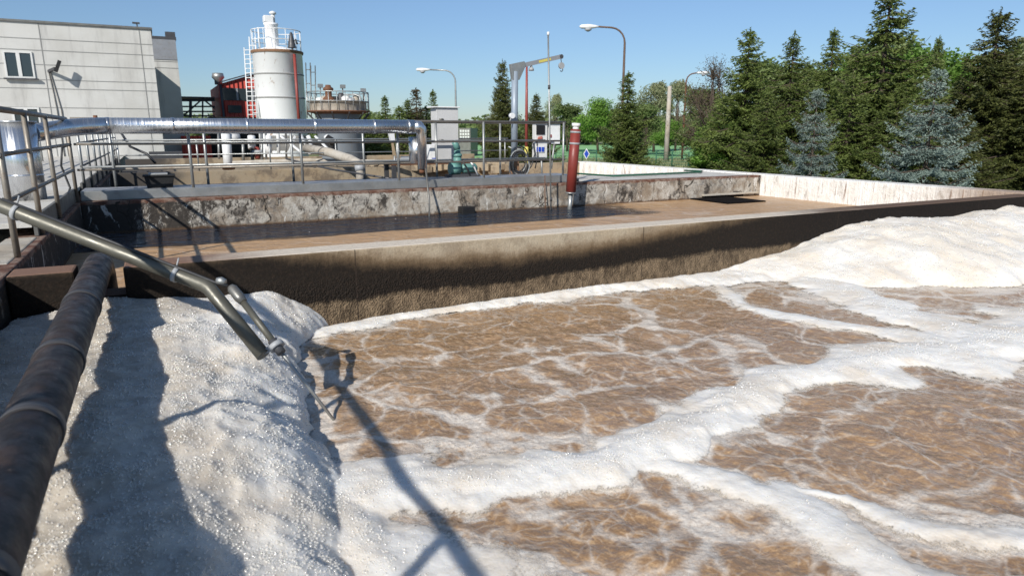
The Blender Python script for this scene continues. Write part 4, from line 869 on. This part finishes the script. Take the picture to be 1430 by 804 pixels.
# caged ladder left of silo
ld = MB()
def ladder_mb(m, p0, p1, w, rungs, r=.025):
    p0 = Vector(p0); p1 = Vector(p1); o_ = rtv*w/2
    m.tube([p0-o_, p1-o_], r, 6); m.tube([p0+o_, p1+o_], r, 6)
    for k in range(rungs): q = p0.lerp(p1, (k+.5)/rungs); m.tube([q-o_, q+o_], r*.7, 5)
lb = at(353, 170, ds-.6); lt = at(347, 67, ds-.6); m = MB(); ladder_mb(m, lb, lt, .42, 16, .03); m.build('ladder', M['white'], si)
m = MB(); q0 = at(358, 170, ds-1.0); q1 = at(352, 52, ds-1.0); ladder_mb(m, q0, q1, .28, 5, .03); m.build('ladder_cage', M['white'], si)
# scaffold right of the silo
sc_ = empty('ladder_tower', at(433, 160, 38), 'thin grey ladder tower right of the white silo', 'ladder'); m = MB()
ladder_mb(m, at(432, 165, 38), at(430, 88, 38), .25, 4, .03); ladder_mb(m, at(438, 165, 38), at(437, 92, 38), .25, 4, .03); m.build('ladder', M['galv_dark'], sc_)

# ------------------------------------------------------------------ grey tank with equipment
dt = 27.0; tx_, ty_ = at_axis(473.5, dt); rt_ = 30*dt/FOC; z1 = at(472, 156, dt-1).z; z2 = at(472, 141, dt-1).z
tk = empty('grey_tank', (tx_, ty_, GZ), 'squat blue grey round tank topped with rusty equipment and railings', 'tank')
MB().lathe(tx_, ty_, [(rt_, GZ), (rt_, z1)], 40).build('shell', M['tank'], tk)
MB().lathe(tx_, ty_, [(rt_, z1-.08), (rt_+.36, z1), (rt_+.36, z1+.05), (.001, z1+.05)], 40).build('platform', M['rust'], tk)
MB().lathe(tx_, ty_, [(rt_+.25, z1+.05), (rt_+.25, z2-.03), (rt_+.3, z2), (.001, z2+.02)], 40).build('upper_ring', M['concrete'], tk)
m = MB(); rr = rt_+.34
for k in range(24): an = 2*math.pi*k/24; m.tube([(tx_+rr*math.cos(an), ty_+rr*math.sin(an), z1), (tx_+rr*math.cos(an), ty_+rr*math.sin(an), z1+.75)], .016, 6)
for z in (z1+.75, z1+.4): m.tube([(tx_+rr*math.cos(2*math.pi*k/28), ty_+rr*math.sin(2*math.pi*k/28), z) for k in range(29)], .02, 6, cap=False)
m.build('platform_railing', M['galv'], tk)
gx, gy = at_axis(461, dt-.3); MB().lathe(gx, gy, [(.26, z2), (.22, z2+.12), (.13, z2+.2), (.13, z2+.4), (.2, z2+.42), (.2, z2+.5), (.12, z2+.55), (.1, z2+.62), (.001, z2+.63)], 16).build('mixer_drive', M['rust'], tk)
for px, r_, h_, mm in ((449, .17, .16, 'offwhite'), (455, .14, .22, 'concrete'), (470, .2, .2, 'black'), (478, .13, .34, 'darkgrey'), (485, .2, .22, 'offwhite'), (492, .22, .16, 'grey'), (499, .12, .26, 'concrete')):
    x_, y_ = at_axis(px, dt-.1); MB().lathe(x_, y_, [(r_, z2), (r_, z2+h_*.7), (r_*.6, z2+h_), (.001, z2+h_)], 14).build('machine', M[mm], tk)
for px, top in ((450, 120), (481, 121), (509, 126)):
    x_, y_ = at_axis(px, dt-.1); z_ = at(px, top, dt).z; o = MB().tube([(x_, y_, z2), (x_, y_, z_)], .022, 6).build('lamp_post', M['galv_dark'], tk)
    MB().box(x_-.08, x_+.1, y_-.08, y_+.08, z_-.1, z_+.04).build('floodlight', M['galv'], o)
MB().tube([at(485, 133, dt-.5), at(495, 132, dt-.5), at(503, 135, dt-.5), at(507, 145, dt-.5)], .03, 8).build('curved_handrail', M['galv'], tk)
m = MB()
for k in range(12): an = 2*math.pi*k/12+.1; m.beam((tx_+rt_*math.cos(an), ty_+rt_*math.sin(an), z1-.45), (tx_+(rt_+.4)*math.cos(an), ty_+(rt_+.4)*math.sin(an), z1-.02), .04, .04)
m.build('platform_brace', M['darkgrey'], tk)

# ------------------------------------------------------------------ pipework behind the rear basin
def thing_tube(name, label, cat, pts, r, mat, n=18): return tag(MB().tube(pts, r, n).build(name, M[mat]), label, cat)
fp_ = empty('inclined_pipe', at(470, 220, 17), 'fat pale pipe sloping down to an elbow above the rear basin', 'pipe')
q = [at(428, 207, 19), at(460, 213, 18), at(490, 223, 17.2), at(500, 228, 17), at(503, 234, 17), at(503, 262, 17)]
MB().tube(q, [.12, .12, .12, .115, .11, .1], 20).build('body', M['concrete'], fp_); MB().tube([at(502, 231, 17), at(503, 239, 17)], .125, 20).build('coupling', M['clampgrey'], fp_)
vp = empty('vent_pipe', at(318, 235, 19), 'stout white upright pipe beside the rear basin left of the valves', 'pipe')
MB().tube([at(315, 186, 19), at(319, 232, 19)], .125, 20).build('body', M['white'], vp); MB().tube([at(319, 231, 19), at(319.5, 236, 19)], .17, 16).build('flange', M['rust'], vp)
MB().tube([at(316, 193, 19.1), at(334, 193, 19.3)], .14, 16).build('branch', M['offwhite'], vp)
vs_ = empty('valve_group', at(360, 220, 20), 'cluster of white valves and thin pipes behind the rear basin', 'valves')
for px, y0, y1, r_, mm in ((352, 190, 208, .11, 'white'), (353, 208, 226, .05, 'darkgrey'), (360, 206, 222, .08, 'mastred'), (366, 186, 228, .045, 'galv'), (372, 186, 230, .03, 'galv'), (376, 190, 214, .09, 'white'), (389, 186, 214, .05, 'offwhite'), (400, 186, 222, .03, 'galv_dark'), (306, 186, 222, .035, 'galv'), (340, 196, 224, .04, 'galv')):
    MB().tube([at(px-1, y0, 20), at(px, y1, 20)], r_, 12).build('valve' if r_ > .07 else 'riser', M[mm], vs_)
for px, py in ((352, 199), (360, 212), (376, 199)): p = at(px, py, 19.8); MB().tube([p-rtv*.14, p+rtv*.14], .05, 10).build('handwheel', M['clampgrey'], vs_)
MB().tube([at(430, 190, 19.5), at(434, 198, 19.5), at(433, 216, 19.5)], .06, 12).build('white_brace', M['white'], vs_); MB().tube([at(455, 190, 21), at(463, 200, 21)], .08, 12).build('white_brace', M['white'], vs_)
mg = empty('mixer_gantry', at(420, 215, 22), 'dark machinery frame with pale struts in front of the grey tank', 'machinery')
a = at(385, 188, 23); b = at(425, 212, 23)
MB().beam(at(384, 200, 23), at(428, 200, 23), .9, .5).build('housing', M['galv_dark'], mg); MB().beam(at(430, 205, 22), at(468, 205, 22), .6, .45).build('housing', M['black'], mg)
for p, q in (((392, 190), (420, 212)), ((440, 190), (462, 212)), ((420, 188), (432, 214)), ((404, 212), (412, 190))): MB().beam(at(*p, 21.5), at(*q, 21.5), .06, .06).build('strut', M['white'], mg)
MB().tube([at(456, 193, 21), at(466, 199, 21)], .12, 14).build('motor', M['black'], mg)
thing_tube('long_pipe', 'long pale pipe running low along the rear basin wall', 'pipe', [at(325, 228, 18.2), at(430, 224, 18.6), at(500, 226, 18.5), at(560, 226, 18.5)], .06, 'concrete')
thing_tube('long_pipe', 'thin dark pipe crossing above the rear basin', 'pipe', [at(400, 222, 16), at(460, 236, 14), at(560, 252, 12.2)], .02, 'darkgrey', 8)
thing_tube('bent_hose', 'dark hose curving down over the left part of the rear basin', 'hose', [at(150, 178, 17), at(168, 184, 17), at(182, 205, 16), at(205, 215, 16), at(217, 228, 16)], .03, 'rubber', 8)
tag(MB().box(onY(205, 190, 30).x, onY(252, 190, 30).x, 30, 30.5, GZ, onY(225, 212, 30).z).build('low_wall', M['darkgrey']), 'dark low wall in the shade below the narrow concrete block', 'wall')
# rubble mound strip along the far edge
m = MB(); 
for i in range(220):
    p = at(520+rng.rand()*190, 226, 19+rng.rand()*2); s = .08+.12*rng.rand(); z = -.1+.1*rng.rand()
    m.box(-s, s, -s*.7, s*.7, -s*.6, s*.6, rng.rand()*3, (p.x, p.y, z))
tag(m.build('rubble', M['beige'], bevel=.02), 'brown rubble strip along the far basin edge behind the pump', 'rubble', kind='stuff')

# ------------------------------------------------------------------ trees
def leaf_mesh(name, c, d, w, mat):
    """quads with centre c, half length vector d, half width vector w"""
    n = len(c); v = np.stack([c-d, c+w*1.0-d*.1, c+d, c-w-d*.1], 1).reshape(-1, 3)
    me = bpy.data.meshes.new(name); me.vertices.add(n*4); me.vertices.foreach_set('co', v.reshape(-1).astype(np.float32))
    me.loops.add(n*4); me.loops.foreach_set('vertex_index', np.arange(n*4, dtype=np.int32))
    me.polygons.add(n); me.polygons.foreach_set('loop_start', (np.arange(n)*4).astype(np.int32)); me.update(calc_edges=True)
    me.materials.append(mat); return me
def unit(v): return v/np.maximum(np.linalg.norm(v, axis=-1, keepdims=True), 1e-9)
def conifer(h, R0, mat, seed, dens=1.0, ls=.075, droop=.25, bare=.0, up=.0, tiers=30):
    r = np.random.RandomState(seed); Cc, Dd, Ww = [], [], []; br = MB()
    z = h*.04; lv = 0
    zs = [];
    while z < h*.985: zs.append(z); z += h/tiers*(1.15-.5*z/h)*(.7+.6*r.rand())
    for z in zs:
        f = z/h; L0 = R0*((1-f)**.85)*(.55+.45*min(1, f*9+.35))+.06
        nb = int(6+5*(1-f)+r.randint(3)); a0 = r.rand()*6.28
        for k in range(nb):
            a = a0+6.283*k/nb+r.randn()*.25; L = L0*(.62+.5*r.rand())*(1.18 if r.rand() < .12 else 1)*(1+.2*math.sin(a*2+z*1.7+seed)+.12*math.sin(z*4.3+a))
            zz = z+r.randn()*h*.01
            dirh = np.array([math.cos(a), math.sin(a), 0]); perp = np.array([-math.sin(a), math.cos(a), 0])
            n_s = max(4, int(L/.085)); s = np.linspace(.12, 1, n_s)
            prof = -droop*L*np.sin(s*2.2)*.8+up*L*s+.10*L*s**3*2+(.5*L*s if f > .86 else 0)
            P = np.outer(s*L, dirh)+np.array([0, 0, zz]); P[:, 2] += prof
            if L > .25: br.tube([(0, 0, zz), tuple(P[n_s//2]), tuple(P[-1])], [.012+.012*L, .008+.005*L, .004], 4, cap=False)
            for i in range(n_s):
                if r.rand() < bare*(1-s[i]): continue
                tl = (.42*L*(1-s[i])**.8+.10)*(.6+.6*r.rand())
                for side in (-1, 1):
                    nt_ = max(2, int(tl/.05*dens)); u = r.rand(nt_)
                    td = unit((dirh*.75+perp*side*(.9)+np.array([0, 0, -.25-.3*r.rand()]))[None, :])[0]
                    c = P[i]+np.outer(u*tl, td)+r.randn(nt_, 3)*.02
                    dd = unit(td+r.randn(nt_, 3)*.45+dirh*.3)*ls*(.6+.7*r.rand(nt_, 1))
                    ww = unit(np.cross(dd, r.randn(nt_, 3)))*ls*.30
                    Cc.append(c); Dd.append(dd); Ww.append(ww)
    # leader
    n_ = 60; u = r.rand(n_)**.7; c = np.stack([r.randn(n_)*.015, r.randn(n_)*.015, h*(.93+.085*u)], 1)
    Cc.append(c); Dd.append(unit(r.randn(n_, 3)*.5+[0, 0, .7])*ls*.8); Ww.append(unit(r.randn(n_, 3))*ls*.2)
    lm = leaf_mesh('crown', np.concatenate(Cc), np.concatenate(Dd), np.concatenate(Ww), mat)
    br.tube([(0, 0, 0), (0, 0, h*.5), (0, 0, h)], [.022*h, .012*h, .004], 8)
    o = br.build('trunk', M['bark']); tm = o.data; bpy.data.objects.remove(o)
    return lm, tm
def decid(h, R0, mat, seed, nl=9000, ls=.12, airy=.0, trunk=.3, blobs=16):
    r = np.random.RandomState(seed); br = MB(); ends = []
    br.tube([(0, 0, 0), (.05*h*r.randn()*.3, 0, h*trunk), (0, 0, h*.75)], [.022*h, .016*h, .006*h], 8)
    for k in range(blobs):
        a = r.rand()*6.28; zz = h*(trunk*.8+(1-trunk*.8)*(r.rand()**.8)); rr = R0*(1-.55*max(0, (zz/h-.6))/.4)*(.35+.6*r.rand())
        if zz > h*.88: rr *= .5
        e = np.array([rr*math.cos(a), rr*math.sin(a), min(zz, h*.93)]); ends.append(e)
        s = np.array([0, 0, h*(trunk*.7+.25*r.rand())]); m_ = (s+e)/2+r.randn(3)*.03*h
        br.tube([tuple(s), tuple(m_), tuple(e)], [.008*h, .005*h, .002*h], 5, cap=False)
        for q in range(4 if airy == 0 else 9):
            e2 = e+np.clip(r.randn(3), -1.4, 1.4)*R0*.24; br.tube([tuple(m_*.3+e*.7), tuple(e2)], [.003*h, .001*h], 4, cap=False)
    ends = np.array(ends); Cc = []
    per = nl//len(ends)
    for e in ends:
        R1 = R0*(.26+.22*r.rand()); v = unit(r.randn(per, 3))*(r.rand(per, 1)**.45)*R1*np.array([1, 1, .8])
        v += .25*R1*np.sin(v[:, [1, 2, 0]]*7/R1); Cc.append(e+v)
    c = np.concatenate(Cc); n = len(c)
    d = unit(r.randn(n, 3))*ls*(.6+.8*r.rand(n, 1)); w = unit(np.cross(d, r.randn(n, 3)))*ls*.55
    lm = leaf_mesh('crown', c, d, w, mat); o = br.build('trunk', M['bark']); tm = o.data; bpy.data.objects.remove(o)
    return lm, tm
def plant(kind, meshes, href, px, top_py, d, label, cat='tree', group=None, wf=1.0, rot=None):
    p = at(px, 226, d); zt_ = at(px, top_py, d).z; s = (zt_-GZ)/href
    root = empty(kind, (p.x, p.y, GZ), label, cat, group)
    for nm, me in (('crown', meshes[0]), ('trunk', meshes[1])):
        o = bpy.data.objects.new(nm, me); C.objects.link(o); o.parent = root
    root.scale = (s*wf, s*wf, s); root.rotation_euler.z = random.random()*6 if rot is None else rot
    return root
SP1 = conifer(8, 2.7, M['spruce'], 1, 1.0, .085, tiers=30); SP2 = conifer(8, 2.6, M['spruce'], 2, .9, .085, bare=.15, tiers=25)
SPD = conifer(8, 2.7, M['spruce_dark'], 3, 1.1, .08, tiers=34); BL1 = conifer(4, 1.75, M['spruce_blue'], 4, 2.6, .042, droop=.16, up=.05, tiers=13)
BL2 = conifer(4, 1.6, M['spruce_blue'], 5, 2.6, .042, droop=.16, up=.05, tiers=13)
SPP = conifer(8, 2.0, M['leaf_pale'], 6, .8, .085, tiers=30)
GS = 'dark spruces beyond the side wall'
T = [('spruce', SP1, 8, 1034, 48, 24, 'dark green spruce, leftmost of the tall ones beyond the side wall', .95),
     ('spruce', SP2, 8, 1094, 52, 25, 'green spruce with a ragged top, between the leftmost tall spruce and a blue spruce', .85),
     ('spruce', SP1, 8, 1147, 48, 27, 'dark spruce partly hidden behind the smaller left blue spruce', .8),
     ('spruce', SP2, 8, 1217, -22, 20.5, 'tallest spruce, its top cut by the upper edge of the photo', .9),
     ('spruce', SP1, 8, 1289, 58, 27, 'slim spruce tip rising behind the larger blue spruce', .6),
     ('spruce', SPD, 8, 1366, 22, 18.5, 'dark brownish green spruce right of the larger blue spruce', .95),
     ('spruce', SPP, 8, 1440, -10, 21, 'pale olive spruce at the right edge of the photo', .9),
     ('spruce', SPD, 8, 1415, 92, 17.5, 'low dark spruce in the lower right corner of the tree row', 1.3),
     ('spruce', SP2, 8, 1180, 105, 19, 'short green spruce filling the gap left of the tallest one', 1.2),
     ('spruce', SP2, 8, 1065, 128, 21, 'short green spruce low between the two leftmost tall ones', 1.2),
     ('spruce', SP1, 8, 1245, 120, 18.5, 'short green spruce between the tallest one and the larger blue spruce', 1.1),
     ('spruce', SP1, 8, 1325, 110, 19.5, 'short green spruce behind the right side of the larger blue spruce', 1.1)]
T += [('spruce', SP2, 8, 1000, 140, 27, 'short spruce at the left foot of the leftmost tall one', 1.3),
      ('spruce', SP1, 8, 1118, 92, 29, 'mid height spruce closing the gap behind the smaller blue spruce', 1.2),
      ('spruce', SP2, 8, 1178, 70, 29, 'spruce with its tip just left of the tallest one', 1.1),
      ('spruce', SP1, 8, 1395, 60, 24, 'spruce filling between the brownish one and the right edge', 1.2),
      ('spruce', SP2, 8, 1262, 150, 17, 'lowest green spruce touching the left side of the larger blue spruce', 1.5),
      ('spruce', SPD, 8, 1340, 160, 16.5, 'lowest dark spruce touching the right side of the larger blue spruce', 1.5)]
for k in range(12): T[k] = T[k][:7]+(T[k][7]*(1.25 if k < 7 else 1.1),)
for a in T: plant(a[0], a[1], a[2], a[3], a[4], a[5], a[6], group=GS, wf=a[7])
plant('blue_spruce', BL2, 4, 1133, 128, 16.5, 'smaller blue spruce, left one of the two beyond the side wall', group='blue spruces', wf=.85)
plant('blue_spruce', BL1, 4, 1293, 103, 14.5, 'larger silvery blue spruce, right one of the two beyond the side wall', group='blue spruces', wf=.95)
plant('spruce', SP1, 8, 873, 104, 27, 'broad green spruce standing alone behind the tallest street lamp', wf=1.05)
plant('spruce', SPD, 8, 702, 88, 29, 'dark narrow spruce left of the davit crane', wf=.8)
plant('spruce', SPD, 8, 748, 132, 34, 'dark spruce behind the davit column and red mast', wf=1.0)
YS = conifer(5, .8, M['needle_brown'], 8, .8, .07, bare=.4, tiers=22); YG = conifer(5, .9, M['spruce'], 9, .8, .07, bare=.3, tiers=20)
plant('young_spruce', YG, 5, 541, 136, 40, 'small green spruce tip above the silver pipe, leftmost of the young ones', wf=1.3, group='young spruces')
plant('young_spruce', YS, 5, 584, 126, 33, 'brown half bare young spruce left of the tall grey cabinet', wf=1.3, group='young spruces')
plant('young_spruce', YG, 5, 607, 128, 36, 'thin green young spruce right behind the tall grey cabinet', wf=1.0, group='young spruces')
for i, (px, py, w_) in enumerate(((515, 158, 1.8), (560, 150, 2.0), (572, 140, 1.2), (597, 150, 2.2), (533, 165, 2.2))):
    plant('young_spruce', YG if i % 2 else SP1, 5 if i % 2 else 8, px, py, 31+i, ['low bushy spruce right of the grey tank', 'low broad spruce between the two leftmost young spruce tips', 'small spruce leaning on the brown half bare one', 'low dense spruce just left of the cabinet', 'lowest spruce above the inclined pipe'][i], wf=w_, group='young spruces')
DB = decid(7, 2.6, M['leaf_bright'], 11, 12000, .11); DM = decid(9, 3.6, M['leaf_mid'], 12, 12000, .16); DP = decid(11, 3.4, M['leaf_pale'], 13, 9000, .15, airy=1)
BT = decid(8, 2.6, M['needle_brown'], 14, 5000, .05, airy=1, blobs=48)
F_ = [('leafy_tree', DB, 7, 835, 142, 70, 'round bright green tree at the field edge', 1.3), ('leafy_tree', DM, 9, 792, 150, 78, 'green bushy tree behind the white control boxes', 1.5),
      ('leafy_tree', DP, 11, 775, 134, 95, 'pale thin tree against the sky right of the tall pole', .7), ('leafy_tree', DP, 11, 912, 118, 75, 'tall pale green tree left of the concrete pole', 1.0),
      ('leafy_tree', DP, 11, 942, 116, 80, 'tall pale green tree right of the concrete pole', .9), ('leafy_tree', DM, 9, 900, 150, 66, 'mid green bush right of the lone broad spruce', 1.3),
      ('leafy_tree', DB, 7, 935, 170, 62, 'bright green low tree behind the concrete pole', 1.5), ('leafy_tree', DM, 9, 975, 130, 50, 'olive green tree left of the dark spruce row', 1.1),
      ('leafy_tree', DB, 7, 1000, 165, 33, 'bright low tree at the foot of the leftmost tall spruce', 1.2), ('leafy_tree', DB, 7, 1265, 80, 36, 'bright green tree showing between the tall spruces', 1.3),
      ('leafy_tree', DB, 7, 1320, 88, 37, 'bright green tree behind the larger blue spruce', 1.2), ('leafy_tree', DP, 11, 1408, 75, 30, 'pale tree behind the spruce at the right edge', .8),
      ('leafy_tree', DM, 9, 1115, 105, 38, 'green tree showing low between spruces behind the left blue spruce', 1.2), ('leafy_tree', DM, 9, 862, 155, 72, 'green tree behind the lone broad spruce', 1.4)]
F_ += [('leafy_tree', DM, 9, 1060, 95, 44, 'green leafy tree behind the gap between the two leftmost tall spruces', 1.2), ('leafy_tree', DB, 7, 1170, 88, 40, 'bright leafy tree showing left of the tallest spruce', 1.2),
       ('leafy_tree', DM, 9, 1225, 70, 42, 'leafy tree mostly hidden behind the tallest spruce', 1.2), ('leafy_tree', DP, 11, 1425, 60, 34, 'pale leafy tree at the right edge behind the pale olive spruce', 1.1)]
for a in F_: plant(a[0], a[1], a[2], a[3], a[4], a[5], a[6], group='leafy trees around the field', wf=a[7])
plant('bare_tree', BT, 8, 990, 88, 34, 'brown twiggy tree with few leaves left of the dark spruces', wf=1.0)
plant('bush', DB, 7, 993, 205, 24, 'small bright green bush just beyond the side wall corner', 'bush', wf=1.6)
# far woodland as one mass
r = np.random.RandomState(5); Cc = []
for k in range(150):
    px = 240+r.rand()*1250; d = 112+r.rand()*25; p = at(px, 200, d); zc = at(px, 164+6*math.sin(px*.02)+r.randn()*3, d).z
    Rr = 3.2+2*r.rand(); n = 380; v = unit(r.randn(n, 3))*(r.rand(n, 1)**.4)*np.array([Rr, Rr, max(2., (zc-GZ)*.5)])
    Cc.append(np.array([p.x, p.y, (zc+GZ)/2])+v)
c = np.concatenate(Cc); n = len(c); d = unit(r.randn(n, 3))*.38; w = unit(np.cross(d, r.randn(n, 3)))*.25
o = bpy.data.objects.new('far_wood', leaf_mesh('far_wood', c, d, w, M['leaf_mid'])); C.objects.link(o)
tag(o, 'distant belt of green woodland along the horizon', 'woodland', kind='stuff')
# grass tufts along the field edge
r = np.random.RandomState(6); n = 9000; px = 640+r.rand(n)*420; dd = 40+r.rand(n)*14
c = np.array([tuple(at(a_, 226, b_)) for a_, b_ in zip(px, dd)]); c[:, 2] = GZ+.12
d = np.stack([r.randn(n)*.05, r.randn(n)*.05, .1+.12*r.rand(n)], 1); w = np.stack([r.randn(n)*.05, r.randn(n)*.05, 0*px], 1)
o = bpy.data.objects.new('grass', leaf_mesh('grass', c, d, w, M['leaf_pale'])); C.objects.link(o); tag(o, 'dry pale grass tufts along the near edge of the field', 'grass', kind='stuff')
